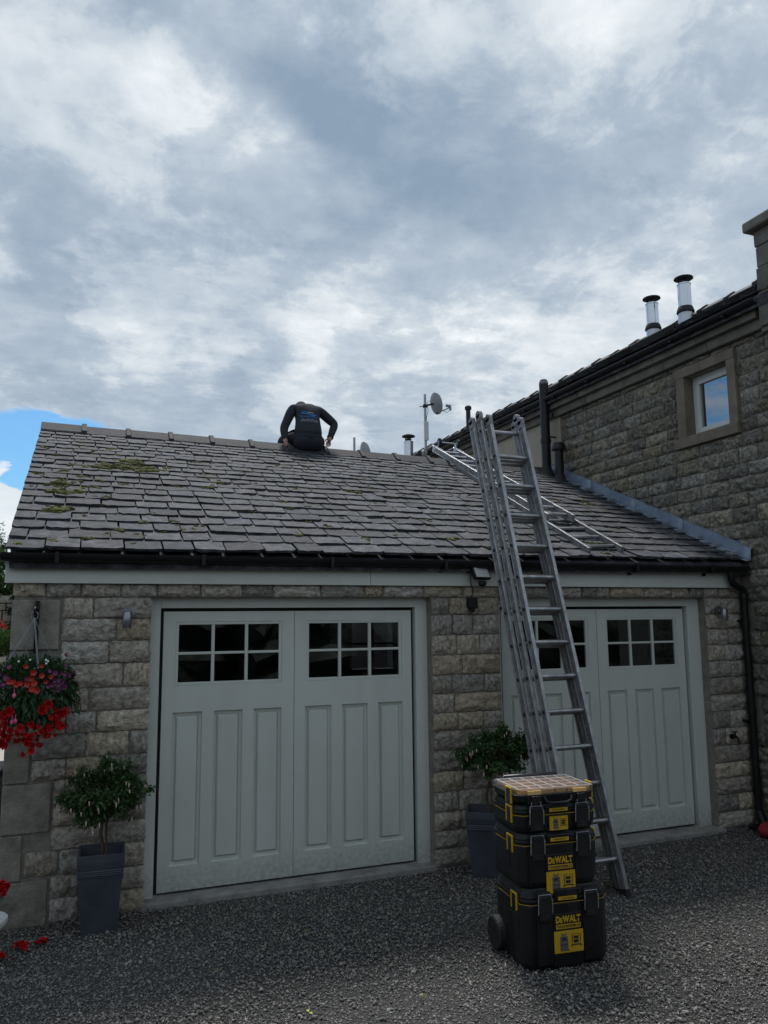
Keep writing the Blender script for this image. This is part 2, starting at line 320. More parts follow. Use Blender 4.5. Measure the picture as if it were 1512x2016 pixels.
M_concrete = mat('concrete', [(.16, .155, .14), (.27, .26, .235), (.34, .33, .30)], .95, scale=7, bump=.6, bscale=45)
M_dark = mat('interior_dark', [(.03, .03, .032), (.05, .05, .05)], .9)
M_glass = glassmat('door_glass', (.50, .54, .62), .14)
M_wglass = glassmat('window_glass', (.25, .35, .45), .42)
M_alu = mat('aluminium', [(.28, .28, .28), (.50, .50, .50)], .36, .85, scale=14, bump=.25, bscale=70, streak=(.55, 9, (.16, .155, .15)))
M_aluw_shade = mat('weathered_shaded_aluminium', [(.10, .095, .09), (.22, .215, .21), (.36, .36, .36)], .55, .35, scale=16, bump=.4, bscale=60, contrast=(.25, .7))  # weathered tone, darkened further for the shaded faces of the stiles
M_hole = mat('rung_hole', [(.02, .02, .02), (.035, .033, .03)], .8)
M_steel = mat('stainless_steel', [(.60, .61, .63), (.74, .75, .77)], .20, 1, scale=3, bump=.03, bscale=12)
M_steeld = mat('dull_steel', [(.42, .43, .45), (.55, .56, .58)], .38, 1, scale=8)
M_galv = mat('galvanised_steel', [(.30, .31, .32), (.48, .49, .5)], .45, .7, scale=12)
M_lead = mat('lead_sheet', [(.13, .165, .22), (.20, .245, .31), (.27, .31, .37)], .5, .25, scale=4, bump=.35, bscale=22)
M_render = mat('beige_render', [(.36, .31, .24), (.42, .37, .29)], .95, scale=3, bump=.3, bscale=150, streak=(.35, 3, (.28, .25, .20)))
M_gun = mat('gravel_bed', [(.02, .019, .018), (.05, .048, .045), (.10, .096, .088)], .95, scale=55, bump=1, bscale=70, detail=8)
M_gravel = mat('gravel_stones', [(.15, .143, .133), (.25, .238, .220)], .8, scale=30, island=True, per=.22, per_cols=[(.5, .5, .52), (.85, .85, .87), (1.2, 1.18, 1.14), (.62, .61, .6), (1.0, .92, .80), (1.55, 1.52, 1.46), (.75, .77, .8), (.95, .93, .9)], spec=.35)
M_zinc = mat('grey_zinc', [(.05, .058, .072), (.085, .095, .115)], .45, .25, scale=5, bump=.08, bscale=30, streak=(.4, 6, (.06, .065, .08)))
M_soil = mat('soil', [(.02, .015, .01), (.05, .035, .025)], 1, scale=40, bump=1, bscale=60)
M_bark = mat('bark', [(.06, .04, .025), (.14, .10, .065)], .9, scale=20, bump=.7, bscale=60, vscale=(1, 1, .25))
M_leaf = leafmat('fuchsia_leaf', (.03, .068, .02), (.075, .15, .04))
M_leaf2 = leafmat('basket_leaf', (.015, .045, .02), (.05, .12, .035))
M_tree = leafmat('tree_leaf', (.03, .07, .015), (.09, .17, .03), .6)
M_conif = leafmat('conifer_leaf', (.018, .04, .016), (.04, .075, .03), .7)
M_wood = mat('hedge_leaf', [(.025, .035, .03), (.06, .085, .07), (.13, .16, .15)], .9, scale=1.3, bump=1, bscale=3, bdist=.4)
M_red = mat('red_petal', [(.36, .004, .008), (.60, .012, .015)], .5, scale=30, per=.2)
M_orange = mat('orange_red_petal', [(.36, .012, .007), (.46, .028, .010)], .5, scale=30, per=.2)
M_purple = mat('purple_petal', [(.09, .004, .055), (.18, .012, .11)], .5, scale=30, per=.25)
M_pink = mat('pink_petal', [(.60, .06, .18), (.75, .15, .28)], .5, scale=30)
M_pale = mat('pale_pink_petal', [(.62, .38, .34), (.75, .55, .48)], .5, scale=30)
M_wpetal = mat('white_petal', [(.6, .62, .6), (.75, .76, .74)], .5, scale=30)
M_tbox = mat('toolbox_plastic', [(.006, .0065, .0075), (.010, .0105, .0115)], .45, spec=.35, scale=6, bump=.12, bscale=260, streak=(.55, 7, (.06, .058, .055)))
M_latch = mat('latch_plastic', [(.010, .0105, .012), (.016, .0165, .018)], .35, scale=6)
M_yellow = mat('yellow_plastic', [(.52, .31, .012), (.60, .37, .02)], .45, scale=8, streak=(.3, 9, (.35, .22, .03)))
M_bin = mat('orange_bin', [(.80, .42, .10), (.88, .58, .26)], .5, scale=8, per=.15)
M_clear = glassmat('clear_polycarbonate', (.93, .92, .90), .26, .25)
M_rib = glassmat('polycarbonate_ridge', (.9, .9, .9), .5, .4)
M_pgrey = mat('print_grey', [(.08, .08, .075), (.13, .13, .12)], .5, scale=60)
M_pblack = mat('print_black', [(.012, .012, .012), (.02, .02, .02)], .5)
M_shirt = mat('charcoal_shirt', [(.014, .016, .024), (.032, .034, .044)], .9, scale=7, bump=.5, bscale=22, bdist=.012)
M_trous = mat('navy_trousers', [(.010, .012, .020), (.018, .021, .032)], .9, scale=9, bump=.6, bscale=26, bdist=.012)
M_skin = mat('skin', [(.33, .18, .125), (.42, .25, .18)], .55, scale=12)
M_hair = mat('short_dark_hair', [(.015, .012, .01), (.04, .033, .028)], .8, scale=60, bump=.6, bscale=150)
M_pblue = mat('print_blue', [(.01, .09, .30), (.03, .20, .46)], .7, scale=12)
M_pwhite = mat('print_white', [(.25, .27, .3), (.36, .38, .40)], .7)
M_dish = mat('dish_grey', [(.26, .27, .29), (.34, .35, .37)], .6, scale=6)
M_lens = mat('floodlight_lens', [(.50, .51, .52), (.6, .6, .6)], .25, scale=3)
M_redfab = mat('red_cloth', [(.20, .006, .014), (.30, .012, .024)], .8, scale=9, bump=.4, bscale=30)
M_wpot = mat('white_pot', [(.55, .55, .54), (.68, .68, .66)], .4)
M_drystone = mat('dry_stone', [(.22, .20, .16), (.42, .39, .32)], .95, scale=12, bump=.8, bscale=30, per=.25, spec=.2)
M_paving = mat('pale_paving', [(.40, .36, .31), (.52, .48, .42)], .9, scale=5, bump=.3, bscale=60)
M_grass = mat('grass', [(.04, .09, .02), (.09, .17, .04)], .9, scale=6, bump=.8, bscale=40)
M_leafy = mat('fallen_leaf', [(.28, .30, .03), (.42, .40, .06)], .7, scale=20, per=.3)

def text_mesh(name, s, size, width, bold=0.0, shear=0.0, depth=0.0):
    """flat lettering in local xy, centred, stretched to width"""
    cu = bpy.data.curves.new(name, 'FONT'); cu.body = s; cu.size = size; cu.offset = bold*size; cu.extrude = depth; cu.shear = shear; cu.resolution_u = 3
    cu.align_x = 'CENTER'; cu.align_y = 'CENTER'
    o = bpy.data.objects.new(name, cu); COL.objects.link(o); bpy.context.view_layer.update()
    me = bpy.data.meshes.new_from_object(o.evaluated_get(bpy.context.evaluated_depsgraph_get())); bpy.data.objects.remove(o); bpy.data.curves.remove(cu)
    xs = [v.co.x for v in me.vertices]; w = max(xs)-min(xs); cx = (max(xs)+min(xs))/2
    if width:
        for v in me.vertices: v.co.x = (v.co.x-cx)*width/w
    return me

# ------------------------------------------------------------------ ground
def build_ground():
    g = MB(); g.add([(-150, -60, 0), (150, -60, 0), (150, 260, 0), (-150, 260, 0)], [(0, 1, 2, 3)])
    structure('gravel_drive', g, M_gun, 'dark grey gravel drive in front of the garage')
    # loose stones, thick where the photograph shows them
    n = 165000
    X = rng.uniform(-1.6, 7.2, n); Y = -3.6+rng.random(n)**1.0*3.55
    dist = np.hypot(X, Y+6.45); keep = (rng.random(n) < np.clip((5.6/dist)**1.2, .2, 1)) & (X < 6.42) & ~((np.abs(X-3.2) < 2.2) & (Y > -.10)) 
    X, Y = X[keep], Y[keep]; n = len(X)
    base = np.array([(1, 0, 0), (-1, 0, 0), (0, 1, 0), (0, -1, 0), (0, 0, 1), (0, 0, -1)], float)
    tri = np.array([(0, 2, 4), (2, 1, 4), (1, 3, 4), (3, 0, 4), (2, 0, 5), (1, 2, 5), (3, 1, 5), (0, 3, 5)])
    sz = rng.lognormal(math.log(.0056), .40, n).clip(.0028, .017)
    sc = np.stack([sz*rng.uniform(.8, 1.5, n), sz*rng.uniform(.6, 1.1, n), sz*rng.uniform(.45, .85, n)], 1)
    V = base[None]*sc[:, None]*(1+rng.uniform(-.28, .28, (n, 6, 3))) + rng.uniform(-.25, .25, (n, 6, 3))*sz[:, None, None]
    a = rng.uniform(0, 6.283, n); t = rng.uniform(-.6, .6, n)
    ct, st = np.cos(t)[:, None], np.sin(t)[:, None]; x, y, z = V[..., 0], V[..., 1], V[..., 2]
    x, z = x*ct+z*st, -x*st+z*ct
    ca, sa = np.cos(a)[:, None], np.sin(a)[:, None]
    lump = .006*np.sin(X*2.1+1)*np.cos(Y*2.7)
    V = np.stack([x*ca-y*sa+X[:, None], x*sa+y*ca+Y[:, None], z+(sz*.35+rng.uniform(0, .007, n)+lump)[:, None]], -1).reshape(-1, 3)
    F = (tri[None]+(np.arange(n)*6)[:, None, None]).reshape(-1)
    me = bpy.data.meshes.new('gravel'); me.vertices.add(len(V)); me.vertices.foreach_set('co', V.ravel())
    me.loops.add(len(F)); me.loops.foreach_set('vertex_index', F); k = len(F)//3
    me.polygons.add(k); me.polygons.foreach_set('loop_start', np.arange(k)*3); me.polygons.foreach_set('loop_total', np.full(k, 3)); me.update(calc_edges=True); me.validate()
    me.materials.append(M_gravel)
    tag(link('gravel', me), 'loose grey gravel chippings covering the drive', 'gravel', kind='stuff')
build_ground()

# ------------------------------------------------------------------ stone and slate pieces (shared meshes)
def noise3(p): 
    from mathutils import noise
    return noise.noise(p)
def stone_variant(i, w=.32, h=.155, d=.13, nx=14, nz=8, rough=1.0):
    from mathutils import noise
    o = Vector((i*13.7, i*5.1, 0)); vs = []; idx = {}
    jl = [random.uniform(-.006, .006) for _ in range(30)]
    for a in range(nx+1):
        for b in range(nz+1):
            u = (a/nx-.5)*w; v = (b/nz-.5)*h
            e = min(min(a, nx-a)*w/nx, min(b, nz-b)*h/nz)
            edge = min(1, e/.03)
            if a in (0, nx): u += jl[b]*rough
            if b in (0, nz): v += jl[a+10]*.8*rough
            if a in (0, nx) and b in (0, nz): u *= .965; v *= .94
            q = noise.noise(Vector((u*9, v*13, 0))+o); q2 = noise.noise(Vector((u*26, v*30, 3))+o)
            y = -(.020*edge+rough*(.022*q+.016*q2)*(.2+.8*edge))
            idx[a, b] = len(vs); vs.append((u, y, v))
    fs = [(idx[a, b], idx[a+1, b], idx[a+1, b+1], idx[a, b+1]) for a in range(nx) for b in range(nz)]
    ring = [(a, 0) for a in range(nx)]+[(nx, b) for b in range(nz)]+[(a, nz) for a in range(nx, 0, -1)]+[(0, b) for b in range(nz, 0, -1)]
    bi = []
    for k in ring:
        p = vs[idx[k]]; bi.append(len(vs)); vs.append((p[0], d, p[2]))
    m = len(ring)
    fs += [(idx[ring[j]], bi[j], bi[(j+1) % m], idx[ring[(j+1) % m]]) for j in range(m)]
    mb = MB(); mb.add(vs, fs); return mb
STONES = [stone_variant(i).mesh('stone', M_stone, smooth=True) for i in range(14)]
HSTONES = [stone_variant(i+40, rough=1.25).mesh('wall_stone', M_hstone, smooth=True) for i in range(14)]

def slate_variant(i, w=.27, l=.33, t=.017):
    from mathutils import noise
    n = 6; mb = MB(); o = i*7.3; top = []; bot = []
    fr = [random.uniform(0, .010) for _ in range(n+1)]; fr[0] += random.uniform(.002, .010); fr[n] += random.uniform(.002, .010)
    if i % 3 == 0: fr[0] += random.uniform(.01, .03)
    if i % 4 == 1: fr[n] += random.uniform(.01, .035)
    skew = random.uniform(-.008, .008)
    for k in range(n+1):
        u = (k/n-.5)*w; z = noise.noise(Vector((u*14, o, 0)))*.004
        top += [(u, fr[k]+skew*u/w, t+z), (u, l*.5, t+z*.5), (u, l, t)]; bot += [(u+random.uniform(-.002, .002), fr[k]+.006+skew*u/w, 0), (u, l, 0)]
    mb.v = top+bot; T = 3; b0 = len(top)
    for k in range(n):
        a, c = k*3, (k+1)*3; p, q = b0+k*2, b0+(k+1)*2
        mb.f += [(a, c, c+1, a+1), (a+1, c+1, c+2, a+2), (a, p, q, c), (p, p+1, q+1, q)]
    mb.f += [(0, 1, 2, b0+1, b0), (n*3, b0+n*2, b0+n*2+1, n*3+2, n*3+1)]
    mb.mi = [0]*len(mb.f); return mb
SLATE_MB = [slate_variant(i) for i in range(12)]
SLATES = [m.mesh('slate', M_slate) for m in SLATE_MB]

# ------------------------------------------------------------------ garage
XL, XW, YW = -.456, 6.46, -.14                    # left corner, house wall, face of the stone piers
GAR = thing('garage', 'sandstone double garage with two pale grey panelled doors and a mossy slate roof', 'garage', (3.0, 0, 0))
EV_L, EV_R = Vector((-.503, -.28, 2.60)), Vector((6.46, -.28, 2.645))
RG_L, RG_R = Vector((-.49, 3.30, 4.335)), Vector((6.46, 3.30, 4.205))
def roofP(s, t):                                  # s along, t up the slope, 0..1
    return EV_L.lerp(EV_R, s).lerp(RG_L.lerp(RG_R, s), t)
def roof_xy(x, y, lift=0):
    s = (x-EV_L.x)/(EV_R.x-EV_L.x); t = (y+.28)/3.58; p = roofP(s, t); n = roof_frame(s, t)[2]; return p+n*lift
def roof_frame(s, t):
    x = (roofP(1, t)-roofP(0, t)).normalized(); y = (roofP(s, 1)-roofP(s, 0)).normalized(); z = x.cross(y).normalized(); return x, z.cross(x), z

def wall_bodies():
    w = MB()
    w.box(XL+.012, .52, YW+.012, .22, -.2, 2.60); w.box(XL+.012, -.16, .22, 6.9, -.2, 2.60)      # left pier and gable wall
    w.box(2.885, 3.565, YW+.012, .22, -.2, 2.60); w.box(5.955, XW, YW+.012, .22, -.2, 2.60)      # middle and right piers
    w.box(.52, 2.885, YW+.012, .22, 2.29, 2.60); w.box(3.565, 5.955, YW+.012, .22, 2.29, 2.60)
    # back wall with a window opening added to show pale in the door panes
    w.box(-.16, 4.42, 6.65, 6.9, -.2, 3.0); w.box(5.3, XW, 6.65, 6.9, -.2, 3.0); w.box(4.42, 5.3, 6.65, 6.9, -.2, 1.25); w.box(4.42, 5.3, 6.65, 6.9, 2.15, 3.0)
    w.add([(XL+.012, .2, 2.55), (XL+.012, 6.8, 2.55), (XL+.012, 3.3, 4.2), (-.16, .2, 2.55), (-.16, 6.8, 2.55), (-.16, 3.3, 4.2)], [(0, 2, 1), (3, 4, 5), (0, 3, 5, 2), (1, 2, 5, 4), (0, 1, 4, 3)])
    part('wall', w, M_mortar, GAR)
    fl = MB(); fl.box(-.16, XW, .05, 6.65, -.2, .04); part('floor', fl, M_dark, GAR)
    bk = MB(); bk.box(4.42, 5.3, 6.5, 6.645, 1.22, 1.25); 
    for x in (4.42, 4.83, 5.24): bk.box(x, x+.06, 6.7, 6.76, 1.25, 2.15)
    bk.box(4.48, 5.24, 6.7, 6.76, 1.66, 1.71)
    part('added_rear_window', bk, M_white, GAR)
wall_bodies()

def add_stone(parent, meshes, cx, cz, w, h, face, rz=0, base_w=.32, base_h=.155, name='stone', yj=.006):
    """face: function (u along wall, z, out) -> world point"""
    me = random.choice(meshes); p = Vector(face(cx, cz, random.uniform(-yj, yj)))
    flip = random.random() < .5
    o = link(name, me, parent, p-wloc(parent), (0, math.pi if flip and False else 0, rz), (w/base_w, 1, h/base_h)); return o
gface = lambda u, z, out: (u, YW-out, z)
def courses(z0, z1, h):
    n = max(1, round((z1-z0)/h)); hs = [h*random.uniform(.9, 1.1) for _ in range(n)]; k = (z1-z0)/sum(hs); z = z0; out = []
    for q in hs: out.append((z, z+q*k)); z += q*k
    return out
def fill_row(u0, u1, wlo, whi):
    out = []; u = u0
    while u < u1-.01:
        w = random.uniform(wlo, whi)
        if u1-(u+w) < wlo*.7: w = u1-u
        if w > whi*1.25: w = w/2
        out.append((u, min(u+w, u1))); u += w
    return out
J = .011
def piers():
    rows = courses(.0, 2.285, .158)
    # left pier: big dressed quoins at the corner, rock faced stones to the right
    quoins = [(0, .55, .31), (.55, .94, .20), (.94, 1.33, .33), (1.33, 1.90, .20), (1.90, 2.275, .315)]
    q = [(2.275-.375, 2.272, .335), (1.31, 1.90, .145), (.965, 1.31, .175), (.62, .965, .33), (.305, .62, .155), (-.02, .305, .335)]
    for z0, z1, w in q:
        b = MB(); b.box(XL, XL+w-J, YW-.006, YW+.2, z0+J/2, z1-J/2); part('quoin_stone', b, M_dressed, GAR, bev=.006)
    def qw(z):
        for z0, z1, w in q:
            if z0 <= z < z1: return w
        return .2
    for z0, z1 in rows:
        zc = (z0+z1)/2; u0 = XL+max(qw(z0+.02), qw(z1-.02))+J*.3
        for a, b in fill_row(u0, .528, .2, .42): add_stone(GAR, STONES, (a+b)/2, zc, b-a-J, z1-z0-J, gface)
    for u0, u1 in ((2.885, 3.562), (5.958, 6.42)):
        for i, (z0, z1) in enumerate(courses(.02, 2.285, .16)):
            row = [(u0, u1)] if random.random() < .12 and u1-u0 < .5 else fill_row(u0, u1, .16, .44)
            if len(row) > 1 and i % 2: row = [(u0+u1-b, u0+u1-a) for a, b in row][::-1]
            for a, b in row: add_stone(GAR, STONES, (a+b)/2, (z0+z1)/2, b-a-J*.8, z1-z0-J, gface)
    # the course over the doors, under the fascia
    for a, b in fill_row(XL, 6.44, .16, .42): add_stone(GAR, STONES, (a+b)/2, 2.345, b-a-J, .105, gface, yj=.004)
piers()

def doors():
    fr_m = M_paint
    for (x0, x1, fx0, fx1) in ((.628, 2.748, .53, 2.86), (3.657, 5.777, 3.58, 5.93)):
        # timber frame set back in the opening
        fr = MB(); fr.box(fx0-.02, x0-.028, -.035, .07, .03, 2.30); fr.box(x1+.028, fx1+.03, -.035, .07, .03, 2.30); fr.box(x0-.028, x1+.028, -.035, .07, 2.205, 2.30)
        part('door_frame', fr, fr_m, GAR, bev=.004)
        seal = MB(); seal.box(x0-.028, x1+.028, .038, .075, .035, 2.205); 
        sl = part('door_seal', seal, M_rubber, GAR)
        # leaf: a slab with openings for twelve panes and six panels
        mid = (x0+x1)/2; holes = []; panes = []; panels = []; frames = []
        for h0, h1 in ((x0+.095, x0+.955), (x0+1.165, x0+2.03)):
            frames.append((h0, h1, 1.598, 2.097)); holes.append((h0, h1, 1.598, 2.097))
            w = (h1-h0)
            for k in range(3):
                pw = .228; gap = (w-3*pw)/2; a = h0-.01+k*(pw+gap+.005); panels.append((a, a+pw, .245, 1.393)); holes.append(panels[-1])
        xs = sorted({x0, x1}|{round(h[0], 5) for h in holes}|{round(h[1], 5) for h in holes}|{round(mid-.002, 5), round(mid+.002, 5)}); zs = sorted({.065, 2.178}|{h[2] for h in holes}|{h[3] for h in holes})
        lf = MB()
        for i in range(len(xs)-1):
            for j in range(len(zs)-1):
                cx, cz = (xs[i]+xs[i+1])/2, (zs[j]+zs[j+1])/2
                if any(h[0] < cx < h[1] and h[2] < cz < h[3] for h in holes): continue
                y = .008 if abs(cx-mid) < .002 else 0
                lf.add([(xs[i], y, zs[j]), (xs[i+1], y, zs[j]), (xs[i+1], y, zs[j+1]), (xs[i], y, zs[j+1])], [(0, 1, 2, 3)])
        for h in holes:
            a, b, c, d = h; Y = .034
            for p, q in (((a, c), (b, c)), ((b, c), (b, d)), ((b, d), (a, d)), ((a, d), (a, c))):
                lf.add([(p[0], 0, p[1]), (q[0], 0, q[1]), (q[0], Y, q[1]), (p[0], Y, p[1])], [(0, 1, 2, 3)])
        for p, q in (((x0, .065), (x1, .065)), ((x1, .065), (x1, 2.178)), ((x1, 2.178), (x0, 2.178)), ((x0, 2.178), (x0, .065))):
            lf.add([(p[0], 0, p[1]), (q[0], 0, q[1]), (q[0], .036, q[1]), (p[0], .036, p[1])], [(0, 1, 2, 3)])
        leaf = part('garage_door', lf, M_paint, GAR)
        for a, b, c, d in panels:
            pm = MB(); e = .024; e2 = .030; e3 = .034
            def ring(i, y): return [(a+i, y, c+i*1.15), (b-i, y, c+i*1.15), (b-i, y, d-i*1.15), (a+i, y, d-i*1.15)]
            vs = ring(-.002, .014)+ring(.005, .024)+ring(e, .027)+ring(e+.004, .032)+ring(e+.014, .007)
            fs = [(k*4+j, k*4+(j+1) % 4, k*4+4+(j+1) % 4, k*4+4+j) for k in range(4) for j in range(4)]+[(16, 17, 18, 19)]
            pm.add(vs, fs); part('panel', pm, M_paint, leaf)
        for a, b, c, d in frames:
            gb = MB(); y0, y1 = .004, .034; bw = .024
            gb.box(a, a+bw, y0, y1, c, d); gb.box(b-bw, b, y0, y1, c, d); gb.box(a+bw, b-bw, y0, y1, c, c+bw); gb.box(a+bw, b-bw, y0, y1, d-bw, d)
            ww = (b-a-2*bw); bar = .026
            for k in (1, 2): gb.box(a+bw+ww*k/3-bar/2, a+bw+ww*k/3+bar/2, y0+.002, y1, c+bw, d-bw)
            for k in range(3):
                xa = a+bw+ww*k/3+(bar/2 if k else 0); xb = a+bw+ww*(k+1)/3-(bar/2 if k < 2 else 0)
                gb.box(xa, xb, y0+.003, y1, (c+d)/2-bar*.4, (c+d)/2+bar*.4)
                for za, zb in ((c+bw, (c+d)/2-bar*.4), ((c+d)/2+bar*.4, d-bw)):
                    pn = MB(); pn.box(xa-.003, xb+.003, .022, .026, za-.003, zb+.003); part('pane', pn, M_glass, leaf)
            part('glazing_frame', gb, M_paint, leaf, bev=.004)
        # the seal behind must not close the windows: open it
        me = sl.data; bm = bmesh.new(); bm.from_mesh(me); bm.clear()
        sb = MB(); o = wloc(sl)
        sb.box(x0-.028, x1+.028, .038, .075, .035, 1.59); sb.box(x0-.028, x1+.028, .038, .075, 2.105, 2.205)
        for a, b in ((x0-.028, frames[0][0]-.004), (frames[0][1]+.004, frames[1][0]-.004), (frames[1][1]+.004, x1+.028)): sb.box(a, b, .038, .075, 1.59, 2.105)
        m2 = sb.mesh('door_seal', M_rubber, o); bm.free(); sl.data = m2
    c = MB()
    c.box(.50, 2.90, -.155, .05, -.1, .047); c.box(3.55, 5.99, -.20, .05, -.1, .043)
    o = part('concrete_sill', c, M_concrete, GAR, bev=.012)
doors()

def eaves():
    for a, b in ((-.51, 2.30), (2.303, 6.285)):
        f = MB(); f.box(a, b, -.19, -.165, 2.388, 2.585); part('fascia_board', f, M_paint, GAR, bev=.003)
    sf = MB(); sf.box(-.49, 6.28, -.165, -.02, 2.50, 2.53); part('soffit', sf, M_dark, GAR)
    # half round gutter
    g = MB(); n = 10; yc, zc, r = -.262, 2.600, .062; xs = (-.535, 6.40)
    prof = [(yc-r*math.cos(math.pi*k/n), zc-r*math.sin(math.pi*k/n)) for k in range(n+1)]; inner = [(yc-(r-.006)*math.cos(math.pi*k/n), zc-(r-.006)*math.sin(math.pi*k/n)) for k in range(n+1)][::-1]
    pr = prof+inner; m = len(pr)
    g.add([(x, y, z) for x in xs for y, z in pr], [(k, (k+1) % m, m+(k+1) % m, m+k) for k in range(m)])
    for x in xs: g.add([(x, y, z) for y, z in prof], [tuple(range(n+1))])
    gut = part('gutter', g, M_black, GAR)
    for x in (-.165, .881, 1.92, 2.95, 4.0, 4.98, 5.9):
        b = MB(); b.box(x-.014, x+.014, -.215, -.191, 2.505, 2.60); b.box(x-.014, x+.014, -.335, -.215, 2.528, 2.545); b.box(x-.014, x+.014, -.337, -.322, 2.545, 2.61); part('gutter_bracket', b, M_black, GAR)
    # downpipe with a swan neck at the right
    d = MB(); d.tube([(6.20, -.262, 2.56), (6.20, -.262, 2.47), (6.22, -.255, 2.43), (6.36, -.235, 2.37), (6.385, -.23, 2.33), (6.385, -.225, 2.2), (6.385, -.225, .16)], .036, 12)
    for z in (2.30, 2.02, 1.15, .35): d.cyl((6.385, -.225, z-.03), (6.385, -.225, z+.03), .043, n=12)
    for z in (2.05, 1.05): d.box(6.32, 6.45, -.215, -.15, z-.012, z+.012)
    d.cyl((6.385, -.225, .16), (6.36, -.30, .07), .045, n=12)
    part('downpipe', d, M_black, GAR, smooth=True)
    gl = MB(); gl.box(6.26, 6.44, -.40, -.20, -.05, .05); part('drain_gully', gl, M_black, GAR, bev=.01)
    # underlay of the roof and the hidden back slope
    u = MB(); a, b, c, d2 = [roofP(s, t) for s, t in ((0, 0), (1, 0), (1, 1), (0, 1))]; th = Vector((0, 0, -.10)); i = Vector((.03, .05, -.012))
    bl, br = Vector((RG_L.x, 6.95, 2.6)), Vector((RG_R.x, 6.95, 2.6))
    A = [p+Vector((0, 0, -.012)) for p in (a+Vector((.02, .04, 0)), b, c, d2+Vector((.02, 0, 0)))]; B = [p+th for p in A]
    u.add(A+B, [(0, 1, 2, 3), (7, 6, 5, 4), (0, 4, 5, 1), (1, 5, 6, 2), (2, 6, 7, 3), (3, 7, 4, 0)])
    u.add([A[3], A[2], br, bl, A[3]+th, A[2]+th, br+th, bl+th], [(0, 1, 2, 3), (7, 6, 5, 4), (0, 3, 7, 4), (1, 5, 6, 2), (2, 6, 7, 3)])
    return part('roof', u, M_slate_i, GAR)
ROOF = eaves()

def slates():
    nrow = 22; tops = [0]; L0 = 1.28
    wts = [L0-(L0-.8)*k/(nrow-1) for k in range(nrow)]; tot = sum(wts); t = 0; count = 0; far = MB(); base = wloc(ROOF)
    W_ = EV_R.x-EV_L.x
    for r in range(nrow):
        dt = wts[r]/tot*.985; t0 = t; t += dt; slope_len = 3.97
        exp = dt*slope_len; wid = .268-.07*r/(nrow-1); x = -.012+(-wid*random.uniform(.35, .65) if r % 2 else 0)
        first = True
        while x < W_-.03:
            w = wid*random.uniform(.82, 1.2); xa = max(x, -.012) if x < 0 else x; xb = min(x+w, W_-.02)
            if xb-xa > .05:
                s = ((xa+xb)/2)/W_; tj = t0+random.uniform(-.0012, .0012); p = roofP(s, max(tj, -.004))
                ex, ey, ez = roof_frame(s, t0); tilt = R(4.0+random.uniform(-.6, .9)); roll = random.uniform(-.012, .012)+random.gauss(0, .006)
                rot = Matrix((ex, ey, ez)).transposed() @ Matrix.Rotation(-tilt, 3, 'X') @ Matrix.Rotation(roll, 3, 'Z') @ Matrix.Rotation(random.gauss(0, .008), 3, 'Y')
                p = p+ez*(.020+random.uniform(0, .004))
                sl = min(.34, exp*1.62)/.33; sc = ((xb-xa-random.uniform(.007, .018))/.27, sl, random.uniform(1.1, 1.65)); k = random.randrange(12)
                if count < 300 and random.random() < 1.1:
                    o = link('slate', SLATES[k], ROOF, p-base, rot.to_euler(), sc); count += 1
                else:
                    m = SLATE_MB[k]; far.add([p+rot @ Vector((v[0]*sc[0], v[1]*sc[1], v[2]*sc[2])) for v in m.v], m.f)
            x += w
    o = part('slate_field', far, M_slate_i, ROOF); o['kind'] = 'stuff'
slates()

def ridge():
    n = 14; x0, x1 = -.50, 6.44
    for k in range(n):
        a = x0+(x1-x0)*k/n; b = x0+(x1-x0)*(k+1)/n; mb = MB()
        def z(x): return RG_L.lerp(RG_R, (x-RG_L.x)/(RG_R.x-RG_L.x)).z
        sag = random.uniform(-.006, .006)
        def v(xa, xb, lift, leg):
            vs = []
            for x in (xa, xb):
                zz = z(x)+sag
                vs += [(x, 3.30-leg, zz+.012+lift-.0), (x, 3.30-.035, zz+.085+lift), (x, 3.30+.035, zz+.085+lift), (x, 3.30+leg, zz+.012+lift), (x, 3.30+leg, zz-.035), (x, 3.30-leg, zz-.035)]
            # lower edges follow the slope
            vs = [(p[0], p[1], p[2]-(.45*leg*.55 if abs(p[1]-3.3) > .1 else 0)) for p in vs]
            mb.add(vs, [(i, (i+1) % 6, 6+(i+1) % 6, 6+i) for i in range(6)]+[(0, 5, 4, 3, 2, 1), (6, 7, 8, 9, 10, 11)])
        v(a+.004, b-.050, 0, .175)
        if k < n-1: v(b-.052, b+.002, .022, .19)
        else: v(b-.05, b, 0, .175)
        part('ridge_tile', mb, M_ridge, GAR, bev=.006)
ridge()

